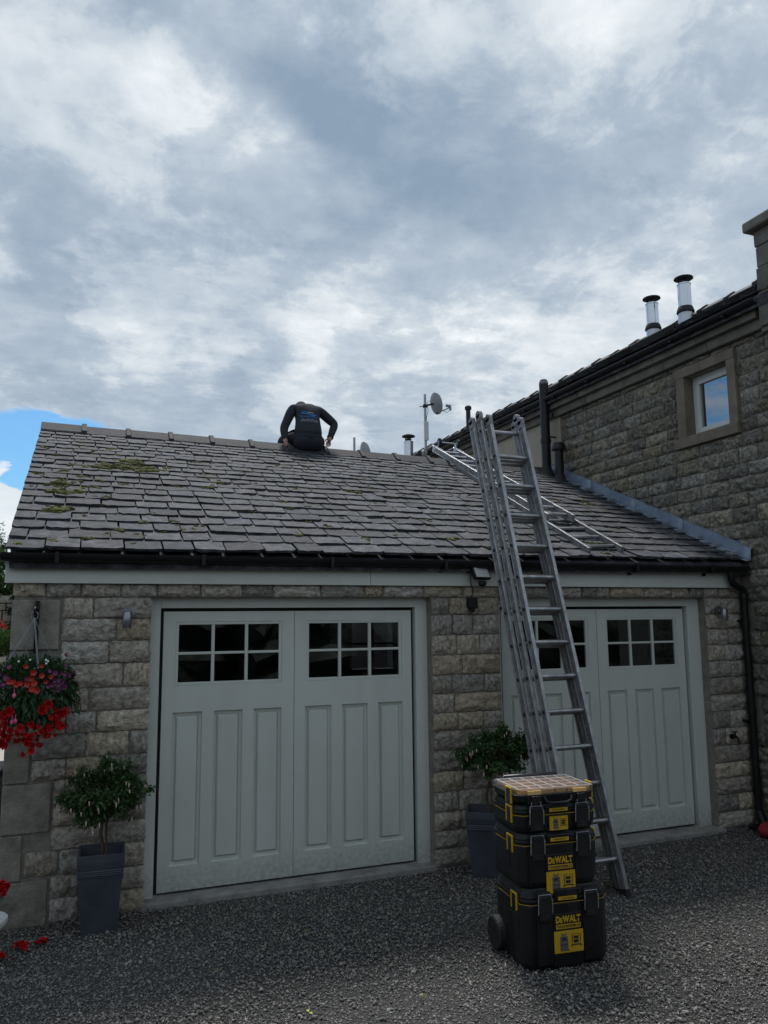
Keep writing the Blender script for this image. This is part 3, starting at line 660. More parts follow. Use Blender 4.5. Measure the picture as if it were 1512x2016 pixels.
def flashing():
    # lead along the house wall, in four lengths
    cuts = [(-.36, .62), (.60, 1.42), (1.40, 2.3), (2.28, 3.25)]
    for i, (y0, y1) in enumerate(cuts):
        m = MB(); n = 8; vs = []
        for k in range(n+1):
            y = y0+(y1-y0)*k/n; rz = roof_xy(6.46, max(y, -.28)).z-(.0 if y > -.28 else .03)
            lip = .03*max(0, (-.18-y)/.18) if i == 0 else 0; j = random.uniform(-.006, .006); e = .004*(i % 2)
            vs += [(6.455, y, rz+.175+j), (6.415-e-lip, y, rz+.165+j), (6.405-e-lip, y, rz+.055+j*.5), (6.385-e-lip, y, rz+.045), (6.33-e+random.uniform(-.012, .012)-lip, y, rz+.040)]
        fs = [(k*5+j, k*5+j+1, k*5+6+j, k*5+5+j) for k in range(n) for j in range(4)]
        m.add(vs, fs); o = part('lead_flashing', m, M_lead, GAR, smooth=True)
        sd = o.modifiers.new('t', 'SOLIDIFY'); sd.thickness = .004
    # mortar and lead soakers showing as a pale broken edge
    for k in range(13):
        m = MB(); y = -.1+k*.245; p = roof_xy(6.33, y, .03); m.box(p.x-.012-random.uniform(0, .022), p.x+.05, y-.08-random.uniform(0, .03), y+.06, p.z-.02, p.z+.010+random.uniform(0, .006)); part('soaker', m, M_galv, GAR)
flashing()

# ------------------------------------------------------------------ house on the right
HOU = thing('house', 'taller weathered sandstone house with slate roof and small window, right of the garage', 'house', (7.0, 0, 0))
def house():
    # body with an opening for the window: y -.17..+.47, z 4.14..4.84
    w = MB(); X0, X1 = XW+.012, 10.7; y0, y1 = -1.9, 13.4; a, b, c, d = -.17, .475, 4.14, 4.84
    w.box(X0, X0+.3, y0, a, -.2, 5.2); w.box(X0, X0+.3, b, y1, -.2, 5.2); w.box(X0, X0+.3, a, b, -.2, c); w.box(X0, X0+.3, a, b, d, 5.2)
    w.box(X0+.3, X1, y0, y0+.3, -.2, 5.2); w.box(X0+.3, X1, y1-.3, y1, -.2, 5.2); w.box(X1-.3, X1, y0+.3, y1-.3, -.2, 5.2)
    for yy in (y0, y1): w.add([(X0, yy, 5.2), (X1, yy, 5.2), (8.6, yy, 6.5)], [(0, 1, 2)])
    w.box(X0+.3, X1-.3, y0+.3, y1-.3, 3.2, 3.25)
    part('wall', w, M_mortar, HOU)
    rp = MB(); rp.box(XW-.022, XW+.02, 3.0, 13.4, 3.0, 5.03); part('render_panel', rp, M_render, HOU)
    face = lambda u, z, out: (XW-out, u, z)
    stones = []
    zs = courses(.0, 4.02, .158)+courses(4.02, 4.955, .158)+[(4.957, 5.02)]
    for i, (z0, z1) in enumerate(zs):
        zc = (z0+z1)/2
        row = fill_row(-1.35+random.uniform(0, .2), 2.985, .19, .42)
        for a2, b2 in row:
            # keep only what stands clear of the garage and its roof
            if z0 < 2.5 and b2 > -.16: b2 = min(b2, -.15)
            if b2-a2 < .06: continue
            rz = roof_xy(6.46, (a2+b2)/2).z if a2 > -.3 else 0
            if a2 > -.3 and z1 < rz-.05: continue
            segs = [(a2, b2)]
            if z1 > 4.03 and z0 < 4.93:
                segs = []
                if a2 < -.29: segs.append((a2, min(b2, -.285)))
                if b2 > .63: segs.append((max(a2, .635), b2))
                if z0 >= 4.93 or z1 <= 4.03: segs = [(a2, b2)]
            for p, q in segs:
                if q-p > .05: stones.append((p, q, z0, z1))
    stones.sort(key=lambda s: (s[2] < 1.5 and s[0] < -.8, -s[1]))
    for k, (p, q, z0, z1) in enumerate(stones[:300]):
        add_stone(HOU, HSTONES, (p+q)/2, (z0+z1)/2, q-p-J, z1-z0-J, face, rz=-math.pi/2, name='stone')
    if len(stones) > 300:
        rest = MB()
        for p, q, z0, z1 in stones[300:]: rest.box(XW-.02, XW+.02, p+J/2, q-J/2, z0+J/2, z1-J/2)
        part('distant_stones', rest, M_hstone, HOU)['kind'] = 'stuff'
    # window surround, window
    b = MB(); b.box(XW-.045, XW+.10, -.285, .63, 4.845, 4.955); part('lintel', b, M_surround, HOU, bev=.005)
    b = MB(); b.box(XW-.055, XW+.10, -.285, .655, 4.02, 4.138); part('sill', b, M_surround, HOU, bev=.006)
    b = MB(); b.box(XW-.04, XW+.10, .47, .60, 4.138, 4.845); part('jamb', b, M_surround, HOU, bev=.004)
    b = MB(); b.box(XW-.04, XW+.10, -.285, -.17, 4.138, 4.845); part('jamb', b, M_surround, HOU, bev=.004)
    win = MB(); xa, xb = XW+.10, XW+.16; ya, yb, za, zb = -.175, .478, 4.13, 4.85; t = .055
    for q in ((ya, ya+t, za, zb), (yb-t, yb, za, zb), (ya+t, yb-t, za, za+t), (ya+t, yb-t, zb-t, zb)): win.box(xa, xb, *q)
    t2 = .05; ya2, yb2, za2, zb2 = ya+t, yb-t, za+t, zb-t
    for q in ((ya2, ya2+t2, za2, zb2), (yb2-t2, yb2, za2, zb2), (ya2+t2, yb2-t2, za2, za2+t2), (ya2+t2, yb2-t2, zb2-t2, zb2)): win.box(xa-.012, xb-.02, *q)
    wo = part('window', win, M_white, HOU, bev=.004)
    g = MB(); g.box(xa+.015, xa+.02, ya2+t2, yb2-t2, za2+t2, zb2-t2); part('pane', g, M_wglass, wo)
    st = MB(); st.box(xa-.05, xa+.01, ya+.03, yb-.05, 4.125, 4.148); part('sill_strip', st, M_white, wo)
    cu = MB(); cu.box(X0+.4, X0+.42, -.6, .9, 3.9, 5.1); part('dark_backing', cu, M_dark, HOU)  # plain dark sheet set behind the pane, wider than the opening
    # cornice in blocks
    y = -.80; k = 0
    while y < 13.3:
        l = random.uniform(.62, .95); e = random.uniform(-.004, .004)
        b = MB(); b.box(XW-.075+e, XW+.05, y+.003, y+l-.003, 5.015, 5.125); part('cornice_block', b, M_cornice, HOU, bev=.012)
        b = MB(); b.box(XW-.135+e, XW+.05, y+.103, y+l+.097, 5.125, 5.215); part('cornice_block', b, M_cornice, HOU, bev=.006)
        y += l
    g = MB(); n = 10; xc, zc, r = 6.262, 5.292, .06
    prof = [(xc-r*math.cos(math.pi*k/n), zc-r*math.sin(math.pi*k/n)) for k in range(n+1)]; inner = [(xc-(r-.006)*math.cos(math.pi*k/n), zc-(r-.006)*math.sin(math.pi*k/n)) for k in range(n+1)][::-1]; pr = prof+inner; m = len(pr)
    g.add([(x, yy, z) for yy in (-.78, 13.4) for x, z in pr], [(k, (k+1) % m, m+(k+1) % m, m+k) for k in range(m)])
    g.box(6.32, 6.335, -.78, 13.4, 5.215, 5.31)
    for k in range(18): g.box(6.196, 6.33, -.4+k*.8, -.37+k*.8, 5.225, 5.24)
    part('gutter', g, M_black, HOU)
    # roof
    E0 = Vector((6.27, 0, 5.325)); T0 = Vector((8.60, 0, 6.625)); sl = (T0-E0); Ls = sl.length; ey = sl.normalized(); ez = Vector((-ey.z, 0, ey.x))
    u = MB()
    for q in (1, -1):
        e = E0 if q == 1 else Vector((10.93, 0, 5.325)); vs = [(e.x, -1.95, e.z-.01), (e.x, 13.45, e.z-.01), (T0.x, 13.45, T0.z-.01), (T0.x, -1.95, T0.z-.01)]; u.add(vs+[(a, b, c-.12) for a, b, c in vs], [(0, 1, 2, 3), (7, 6, 5, 4), (0, 4, 5, 1), (1, 5, 6, 2), (2, 6, 7, 3), (3, 7, 4, 0)])
    rf = part('roof', u, M_slate_i, HOU)
    far = MB(); nr = 13
    for r in range(nr):
        p0 = E0+sl*(r/nr*.985); y = -1.9-random.uniform(0, .2)
        while y < 13.4:
            w = random.uniform(.24, .36); k = random.randrange(12); mm = SLATE_MB[k]
            rot = Matrix((Vector((0, -1, 0)), ey, ez)).transposed() @ Matrix.Rotation(-R(2.4+random.uniform(-.6, .8)), 3, 'X')
            pp = p0+Vector((0, y+w/2, 0))+ez*(.022+random.uniform(0, .006)); sc = ((w-.008)/.27, 1.0, random.uniform(.35, .6))
            far.add([pp+rot @ Vector((v[0]*sc[0], v[1]*sc[1], v[2]*sc[2])) for v in mm.v], mm.f); y += w
    part('slate_field', far, M_slate_i, rf)['kind'] = 'stuff'
    y = -1.9
    while y < 13.3:
        m = MB(); z = 6.62+random.uniform(-.01, .012); l = .52
        for (a, b, lift, leg) in ((y+.004, y+l-.05, 0, .17), (y+l-.052, y+l+.003, .025, .185)):
            vs = []
            for yy in (a, b): vs += [(8.6-leg, yy, z-.03+lift), (8.57, yy, z+.075+lift), (8.63, yy, z+.075+lift), (8.6+leg, yy, z-.03+lift), (8.6+leg, yy, z-.07), (8.6-leg, yy, z-.07)]
            m.add(vs, [(i, (i+1) % 6, 6+(i+1) % 6, 6+i) for i in range(6)]+[(0, 5, 4, 3, 2, 1), (6, 7, 8, 9, 10, 11)])
        part('ridge_tile', m, M_ridge, HOU); y += l
    # flat roof light low on the slope
    fx = Matrix.Translation(E0+ey*.22+Vector((0, 1.35, 0))) @ Matrix((ey, Vector((0, 1, 0)), ez)).transposed().to_4x4()
    m = MB(); m.box(0, .8, 0, .06, .03, .10, fx); m.box(0, .8, .64, .70, .03, .10, fx); m.box(0, .06, .06, .64, .03, .10, fx); m.box(.74, .8, .06, .64, .03, .10, fx); rw = part('roof_window', m, M_black, HOU)
    m = MB(); m.box(.06, .74, .06, .64, .05, .07, fx); part('pane', m, M_wglass, rw)
    # chimney stack rising from the wall face
    ch = MB(); ch.box(6.30, 7.3, -2.2, -.80, 4.98, 5.99)
    c_o = part('chimney', ch, M_mortar, HOU)
    z = 4.98
    for hgt in (.36, .26, .22, .17):
        b = MB(); e = random.uniform(-.006, .008); b.box(6.285-e, 7.31, -2.21, -.788+e, z+.004, z+hgt-.004); part('chimney_stone', b, M_cornice, c_o, bev=.01); z += hgt
    b = MB(); b.prism([(6.20, -2.3), (7.4, -2.3), (7.4, -.72), (6.20, -.72)], 5.99, 6.10); part('chimney_cap', b, M_cornice, c_o, bev=.02)
    b = MB(); b.box(6.36, 6.5, -2.2, -.79, 4.86, 4.98); b.box(6.31, 6.5, -2.2, -.77, 4.93, 4.98); part('corbel', b, M_cornice, HOU, bev=.01)
    # rear block the far dish and flue stand on
    b = MB(); b.box(5.5, 6.25, 6.97, 7.6, -.2, 4.35); b.box(2.5, 6.25, 8.3, 10.5, -.2, 4.3); part('rear_wing', b, M_render, HOU)
house()

# ------------------------------------------------------------------ moss on the slates
def moss():
    pts = [(-0.45, 2.4), (-0.31, 2.17), (0.06, 2.38), (0.31, 2.3), (0.47, 2.06), (0.63, 2.27), (0.47, 1.8), (0.16, 1.83), (-0.21, 1.62), (-0.04, 1.81), (0.35, 1.87), (0.55, 1.82), (0.01, 1.47), (0.13, 1.4), (-0.21, 1.23), (-0.23, 0.99), (-0.15, 0.97), (0.33, 1.27), (-0.19, 0.53), (0.15, 0.92), (0.79, 1.96), (0.96, 2.6), (1.13, 1.37), (1.31, 1.55), (1.62, 1.97), (1.41, 0.73), (-0.41, -0.21), (-0.19, -0.15), (0.3, 0.13), (0.19, 0.02), (0.43, 0.01), (0.45, 0.33), (0.56, 0.52), (0.71, 0.35), (0.03, -0.08), (1.92, 1.76), (2.07, 1.47), (2.73, 1.48), (1.74, 0.14), (2.33, 0.04), (2.69, 0.17), (3.47, 0.9), (3.21, 0.12), (4.17, 1.61), (2.09, 0.35), (5.83, 1.55), (5.84, 1.37), (5.91, 1.76)]
    m = MB()
    def clump(x, y, r, k):
        for _ in range(k):
            a = random.uniform(0, 6.28); q = r*random.random()**.7; s = r*random.uniform(.22, .5)
            p = roof_xy(max(x+q*math.cos(a)*1.25, -.45), max(y+q*math.sin(a)*.8, -.22), .030); m.ball(p, s, 8, 5, (1.25, 1, random.uniform(.6, 1.0)), .2)
    for i, (x, y) in enumerate(pts):
        big = i in (6, 10, 11, 14, 15, 16, 4, 7, 18)
        clump(x, y, random.uniform(.07, .105) if big else random.uniform(.035, .06), 15 if big else 8)
    for x, y, k in ((.42, 1.95, 26), (-.16, 1.08, 16), (5.85, 1.55, 14), (.2, 1.6, 8)):
        for _ in range(k): clump(x+random.gauss(0, .17), y+random.gauss(0, .16), random.uniform(.02, .055), 6)
    for _ in range(75):                                 # cushions in the joints all over the slope
        clump(random.uniform(-.4, 5.7), random.uniform(-.2, 3.0), random.uniform(.022, .05), 7)
    for _ in range(420):                                # crumbs higher up, many of them dry and dark
        clump(random.uniform(-.4, 5.6)**1.0, 3.2-abs(random.gauss(0, 1.3)) if random.random() < .6 else random.uniform(-.2, 3), random.uniform(.014, .040), 4)
    for k in range(14): clump(6.2+random.uniform(-.06, .05), 3.05+random.uniform(0, .25), random.uniform(.03, .07), 5)
    tag(link('moss', m.mesh('moss', M_moss, smooth=True)), 'green and brown moss cushions growing on the garage slates', 'moss', kind='stuff')
moss()

# ------------------------------------------------------------------ flues, vents, dishes on the roofs
def steel_flue(x, y, zb, h, r, label, group=None):
    t = thing('flue_pipe', label, 'flue', (x, y, zb), group=group)
    m = MB(); m.lathe([(r*1.12, -.25), (r*1.12, h*.22), (r*1.06, h*.25)], (0, 0, 0), 24); part('base_sleeve', m, M_steeld, t, True, local=True)
    m = MB(); m.lathe([(r*1.3, h*.22), (r*1.34, h*.24), (r*1.2, h*.30), (r*1.08, h*.34), (r*1.02, h*.34)], (0, 0, 0), 24); part('storm_collar', m, M_ridge, t, local=True, smooth=True)
    m = MB(); m.lathe([(r, h*.3), (r, h*.79), (r*1.06, h*.795), (r*1.06, h*.82), (r*.7, h*.82)], (0, 0, 0), 28); part('pipe', m, M_steel, t, local=True, smooth=True)
    m = MB()
    for k in range(3): a = k*2.09+.5; m.box(r*.7*math.cos(a)-.006, r*.7*math.cos(a)+.006, r*.7*math.sin(a)-.006, r*.7*math.sin(a)+.006, h*.80, h*.93)
    m.lathe([(r*.62, h*.8), (r*.62, h*.88)], (0, 0, 0), 20)
    m.lathe([(r*1.42, h*.925), (r*1.46, h*.93), (r*1.4, h*.95), (r*.5, h*.99), (.005, h)], (0, 0, 0), 24); part('rain_cap', m, M_ridge, t, local=True)
    return t
steel_flue(8.28, 3.05, 6.43, .72, .095, 'stainless steel flue on the house roof, left of the two and further from the chimney', 'steel flues on the house roof')
steel_flue(8.34, 2.40, 6.46, .76, .098, 'stainless steel flue on the house roof, right of the two and nearest the stone chimney', 'steel flues on the house roof')
steel_flue(5.78, 7.1, 4.78, .86, .088, 'small steel flue with round cap just behind the garage ridge')
def pipes():
    # tall black flue beside the house wall
    p = roof_xy(6.262, 3.12); t = thing('flue_pipe', 'tall black flue pipe standing on the garage roof by the house wall', 'flue', tuple(p))
    m = MB(); m.tube([(0, 0, -.1), (0, 0, .62), (0, 0, .95), (0, 0, 1.36)], .068, 18); m.cyl((0, 0, .50), (0, 0, .56), .078, n=18); m.cyl((0, 0, .93), (0, 0, .97), .072, n=18); part('pipe', m, M_black, t, True, local=True)
    m = MB(); m.lathe([(.068, 1.36), (.068, 1.39), (.05, 1.45), (.02, 1.46)], (0, 0, 0), 18); part('cap', m, M_ridge, t, local=True)
    m = MB()
    for k in range(14): a = k*math.pi/7; m.box(.063*math.cos(a)-.004, .063*math.cos(a)+.004, .063*math.sin(a)-.004, .063*math.sin(a)+.004, 1.375, 1.425)
    part('cap_slots', m, M_white, t, local=True)
    m = MB(); m.lathe([(.15, -.05), (.12, .02), (.075, .10), (.07, .14)], (0, 0, 0), 18); part('flashing_collar', m, M_rubber, t, True, local=True)
    m = MB(); m.cyl((.0, 0, .60), (.17, 0, .60), .012, n=8); m.box(.1, .17, -.03, .03, .9, .95); part('wall_clip', m, M_black, t, local=True)
    p = roof_xy(6.262, 2.80); t = thing('vent_pipe', 'short black roof vent with a flared cap beside the tall black flue', 'vent', tuple(p))
    m = MB(); m.cyl((0, 0, -.1), (0, 0, .48), .062, n=18); part('pipe', m, M_black, t, True, local=True)
    m = MB(); m.lathe([(.055, .47), (.105, .47), (.105, .49), (.085, .56), (.07, .575), (.01, .58)], (0, 0, 0), 18); part('cap', m, M_black, t, local=True)
    m = MB(); m.lathe([(.14, -.06), (.12, .0), (.075, .07), (.068, .12)], (0, 0, 0), 18); part('flashing_collar', m, M_rubber, t, True, local=True)
    t = thing('vent_pipe', 'thin grey vent pipe rising from the far end of the house roof', 'vent', (6.56, 6.1, 5.3))
    m = MB(); m.cyl((0, 0, 0), (0, 0, .66), .042, n=14); part('pipe', m, M_ridge, t, True, local=True)
    m = MB(); m.lathe([(.04, .62), (.062, .63), (.062, .68), (.04, .70), (.01, .705)], (0, 0, 0), 14); part('cap', m, M_ridge, t, local=True)
pipes()
def dish(x, y, z0, ptop, dz, dr, label, box=False, yaw=0):
    """pole from z0 to ptop, dish centre at dz, facing right and slightly to the viewer"""
    t = thing('satellite_dish', label, 'satellite dish', (x, y, z0))
    h = ptop-z0; m = MB(); m.cyl((0, 0, 0), (0, 0, h), .024, n=10); part('pole', m, M_galv, t, True, local=True)
    c = Vector((.20, -.02, dz-z0)); ax = Vector((.95, .06, .26)).normalized(); rot = ax.to_track_quat('Z', 'Y').to_matrix()
    m = MB(); prof = []
    for k in range(7): q = k/6; prof.append((dr*q+.001, .16*dr*q*q*1.2))
    prof += [(dr*1.03, .16*dr*1.2+.004), (dr*1.03, .16*dr*1.2-.008), (dr*.9, .08*dr), (dr*.4, -.03), (.001, -.035)]
    m.lathe(prof, c, 28, rot, caps=False); part('reflector', m, M_dish, t, True, local=True)
    m = MB(); m.beam((0, 0, c.z-.05), c-ax*.03, .03, .04, (0, 0, 1)); m.box(-.035, .035, -.035, .035, c.z-.09, c.z-.03); m.cyl((-.12, 0, c.z-.08), (0, 0, c.z-.06), .008, n=6); part('mount_arm', m, M_ridge, t, local=True)
    tip = c+ax*.36+Vector((0, 0, -dr*.62)); low = c+Vector((.02, 0, -dr*.92))
    m = MB(); m.tube([low, tip], .010, 8); part('feed_arm', m, M_ridge, t, local=True)
    m = MB(); m.cyl(tip-ax*.01+Vector((0, 0, .03)), tip-ax*.09+Vector((0, 0, .055)), .03, n=12); m.cyl(tip+Vector((.01, 0, -.06)), tip+Vector((.0, 0, .05)), .022, n=10); part('receiver', m, M_dish, t, local=True)
    m = MB(); m.tube([tip+Vector((0, 0, -.05)), tip+Vector((-.07, 0, -.11)), tip+Vector((-.17, 0, -.07)), low+Vector((.04, 0, .02))], .005, 6)
    m.tube([c-ax*.04, (.07, -.03, c.z+.05), (.03, -.03, c.z+.02), (.05, -.03, c.z-.16), (.02, -.03, c.z-.28), (.0, -.03, c.z-.42)], .005, 6); part('cable', m, M_black, t, local=True)
    if box:
        m = MB(); m.box(-.045, .045, -.06, -.02, h-.94, h-.56); part('radio_unit', m, M_wpot, t, local=True, bev=.008)
        m = MB(); m.cyl((-.10, -.03, h-1.22), (-.06, -.05, h-1.22), .085, n=16); m.cyl((-.06, 0, h-1.22), (0, 0, h-1.22), .015, n=8); part('small_antenna', m, M_dish, t, local=True)
        m = MB(); m.cyl((0, 0, .1), (.25, 0, .1), .015, n=8); m.cyl((0, 0, .7), (.25, 0, .7), .015, n=8); part('wall_bracket', m, M_galv, t, local=True)
    return t
dish(6.20, 7.23, 4.2, 6.50, 6.32, .215, 'larger satellite dish high on a grey pole behind the ladder top', True)
dish(5.16, 8.5, 4.3, 5.83, 5.52, .22, 'smaller satellite dish low behind the garage ridge beside the seated person')

# ------------------------------------------------------------------ triple extension ladder leaning on the gutter
def ladder():
    t = thing('extension_ladder', 'closed three section aluminium extension ladder leaning against the garage gutter', 'ladder', (3.76, -1.25, 0))
    dirv = Vector((0, .62, 2.6)).normalized(); nrm = dirv.cross(Vector((1, 0, 0))); nrm = nrm if nrm.y > 0 else -nrm   # towards the wall
    o = wloc(t)
    def P(x, z, dep): return Vector((x, -1.282+z*.62/2.6, z))+nrm*dep-o
    for k, (wid, dep, top) in enumerate(((0.0, .0, 3.86), (.045, .078, 3.93), (.085, .156, 3.90))):
        sec = link('ladder_section', None, t); sec.empty_display_size = .1
        L = lambda z: 3.548-.038*z-wid; Rr = lambda z: 3.972-.0553*z+wid*.45
        for s, fx in ((-1, L), (1, Rr)):
            m = MB(); z0, z1 = (.0 if k != 1 else .05), top
            a, b = P(fx(z0)-s*.0, z0, dep), P(fx(z1), z1, dep)
            # box web with two flanges, darker web and paler edges paint in shade and lit rims
            web = Vector((-s*.012, 0, 0))
            m.beam(a+web+nrm*.035, b+web+nrm*.035, .024, .066, (1, 0, 0)); m.cur = 1; m.beam(a+web, b+web, .032, .012, (1, 0, 0)); m.beam(a+web+nrm*.070, b+web+nrm*.070, .032, .012, (1, 0, 0))
            part('stile', m, [M_aluw_shade, M_alu], sec, local=True, bev=.003)
            m = MB(); q0, q1 = b-dirv*.02, b+dirv*.055
            m.beam(q0+web+nrm*.033, q1+web+nrm*.033, .036, .080, (1, 0, 0)); m.cyl(q1+web+nrm*.033+Vector((-.018, 0, 0)), q1+web+nrm*.033+Vector((.018, 0, 0)), .040, n=14); part('end_cap', m, M_aluw_shade, sec, local=True, bev=.003)
            if k == 0 and s == 1 or k == 2:
                m = MB(); m.beam(a+web+nrm*.033-dirv*.01, a+web+nrm*.033+dirv*.06, .042, .088, (1, 0, 0)); part('foot', m, M_rubber, sec, local=True, bev=.004)
        n = 14
        for j in range(n):
            z = 2.18+.2735*(j-7)+.002*k; 
            if z < .12 or z > top-.08: continue
            m = MB(); a, b = P(L(z)+.008, z, dep)+nrm*.033, P(Rr(z)-.008, z, dep)+nrm*.033
            ra = .0195; m.tube([a, b], ra, 8); part('rung', m, M_alu, sec, True, local=True)
            m = MB(); e = P(L(z)-.0015, z, dep)+nrm*.033; m.cyl(e-Vector((.006, 0, 0)), e+Vector((.012, 0, 0)), .0145, n=12); part('rung_end', m, M_hole, sec, local=True)
    return t
ladder()

def roof_ladder():
    t = thing('roof_ladder', 'two section aluminium roof ladder with wheels hooked over the garage ridge', 'ladder', tuple(roof_xy(4.7, 0)))
    o = wloc(t)
    def rp(x, y, lift): return roof_xy(x, y, lift)-o
    up = (roof_xy(4.7, 3)-roof_xy(4.7, 0)).normalized()
    def section(l0, l1, r0, r1, lift, ext, nr, skip=0):
        sec = link('ladder_section', None, t); sec.empty_display_size = .1
        A0, A1 = rp(*l0, lift), rp(*l1, lift); B0, B1 = rp(*r0, lift), rp(*r1, lift)
        for a, b in ((A0, A1), (B0, B1)):
            m = MB(); nz = roof_frame(.7, .5)[2]
            m.beam(a, b, .024, .060, (1, 0, 0)); m.cur = 1; m.beam(a+nz*.035, b+nz*.035, .030, .012, (1, 0, 0)); m.beam(a-nz*.035, b-nz*.035, .030, .012, (1, 0, 0)); part('stile', m, [M_aluw_shade, M_alu], sec, local=True, bev=.002)  # dark sides and paler flanges put shade and bright edges into the colour
        for k in range(nr):
            q = (k+.5)/nr; m = MB(); m.tube([A0.lerp(A1, q), B0.lerp(B1, q)], .019, 8); part('rung', m, M_steeld, sec, True, local=True)
        return A0, A1, B0, B1
    section((4.513, -.20), (4.70, 2.95), (4.939, -.15), (5.13, 3.0), .055, 0, 12)
    # upper section rides on the lower one and overshoots the ridge
    A0, A1, B0, B1 = section((4.585, .62), (4.735, 3.72), (4.905, .62), (5.075, 3.72), .125, 0, 12)
    m = MB()
    for e in (A1, B1):
        m.tube([e, e+up*.06+Vector((0, .03, .05)), e+Vector((-.02, .22, .06)), e+Vector((-.02, .30, -.06)), e+Vector((-.02, .30, -.26))], .014, 8)
    m.tube([A1+Vector((-.02, .30, -.18)), B1+Vector((-.02, .30, -.18))], .012, 8)
    m.beam(A1-up*.25+Vector((0, 0, .0)), A1+up*.10, .012, .10, (1, 0, 0)); m.beam(B1-up*.25, B1+up*.10, .012, .10, (1, 0, 0)); part('ridge_hook', m, M_alu, t, True, local=True)
    ax = Vector((0, .05, .13))
    m = MB(); m.tube([A1+ax+Vector((.08, 0, 0)), B1+ax+Vector((.06, 0, 0))], .010, 8); m.beam(A1, A1+ax+Vector((.10, 0, 0)), .01, .03, (1, 0, 0)); m.beam(B1, B1+ax, .01, .03, (1, 0, 0)); part('axle', m, M_steeld, t, local=True)
    for c in (A1+ax+Vector((.09, 0, 0)), B1+ax+Vector((.05, 0, 0))):
        w = MB(); w.cyl(c-Vector((.016, 0, 0)), c+Vector((.016, 0, 0)), .062, n=18); wo = part('wheel', w, M_rubber, t, local=True, bev=.008)
        w = MB(); w.cyl(c-Vector((.019, 0, 0)), c+Vector((.019, 0, 0)), .028, n=12); part('hub', w, M_dish, wo, local=True)
roof_ladder()

# ------------------------------------------------------------------ lamps and boxes on the front
def wall_lamp(x, z, label, dy=0):
    t = thing('wall_lamp', label, 'wall lamp', (x, YW-.02, z), group='steel wall lamps beside the doors')
    m = MB(); m.cyl((0, 0, .055), (0, -.03, .055), .042, n=20); part('back_plate', m, M_lamp, t, True, local=True)
    m = MB(); m.cyl((0, -.03, .045), (0, -.06, .04), .016, n=12); part('arm', m, M_lamp, t, True, local=True)
    m = MB(); m.lathe([(.031, -.055), (.033, -.052), (.033, .060), (.028, .066), (.012, .067)], (0, -.092, 0), 22); part('barrel', m, M_lamp, t, True, local=True)
    m = MB(); m.cyl((0, -.092, -.057), (0, -.092, -.054), .026, n=18); part('lens', m, M_lens, t, local=True)
wall_lamp(.338, 2.112, 'stainless steel spot wall lamp on the pier left of the left garage door')
wall_lamp(6.085, 2.108, 'stainless steel spot wall lamp on the pier right of the right garage door')
def floodlight():
    t = thing('floodlight', 'black framed floodlight with motion sensor fixed to the fascia above the middle pier', 'floodlight', (3.31, -.20, 2.49))
    M = Matrix.Translation((0, -.075, .01)) @ Matrix.Rotation(R(14), 4, 'Z') @ Matrix.Rotation(R(-26), 4, 'X')
    m = MB(); m.box(-.092, .092, -.018, .02, -.062, .062, M); part('housing', m, M_black, t, local=True, bev=.006)
    m = MB(); m.box(-.078, .078, -.0205, -.014, -.050, .050, M); part('lens', m, M_lens, t, local=True)
    m = MB(); m.box(-.055, .055, -.0225, -.020, -.012, .012, M); part('led_strip', m, M_white, t, local=True)
    m = MB(); m.box(-.02, .02, .02, .075, -.02, .02, Matrix.Translation((0, -.075, .02))); m.box(-.10, -.08, -.07, .0, .01, .03); part('bracket', m, M_black, t, local=True)
    m = MB(); m.ball((.01, -.085, -.085), .032, 14, 8, (1.2, 1, .8)); m.cyl((.01, -.085, -.06), (.01, -.085, -.09), .034, n=14); part('sensor', m, M_black, t, True, local=True)
    m = MB(); m.tube([(-.08, -.05, .0), (-.095, -.06, -.04), (-.08, -.045, -.09), (-.055, -.03, -.13), (-.055, -.012, -.18)], .005, 6); part('cable', m, M_black, t, True, local=True)
    t = thing('junction_box', 'small black junction box on the middle stone pier under the floodlight', 'junction box', (3.262, YW-.02, 2.235))
    m = MB(); m.box(-.045, .045, -.065, .0, -.045, .055); part('body', m, M_black, t, local=True, bev=.01)
    m = MB(); m.cyl((0, -.03, -.045), (0, -.03, -.078), .022, n=12); m.cyl((0, -.03, .055), (0, -.03, .07), .012, n=10); part('cable_gland', m, M_black, t, local=True)
floodlight()
def tap():
    t = thing('outdoor_tap', 'dark outdoor tap on the right hand pier beside the downpipe', 'tap', (6.16, YW-.02, .905))
    m = MB(); m.cyl((0, .0, 0), (0, -.02, 0), .026, n=12); m.tube([(0, -.01, 0), (0, -.07, .0), (0, -.09, -.02), (0, -.095, -.06)], .014, 10); part('spout', m, M_black, t, True, local=True)
    m = MB(); m.cyl((0, -.05, 0), (0, -.05, .045), .009, n=8); m.box(-.032, .032, -.058, -.042, .042, .054); part('handle', m, M_black, t, local=True, bev=.003)
tap()

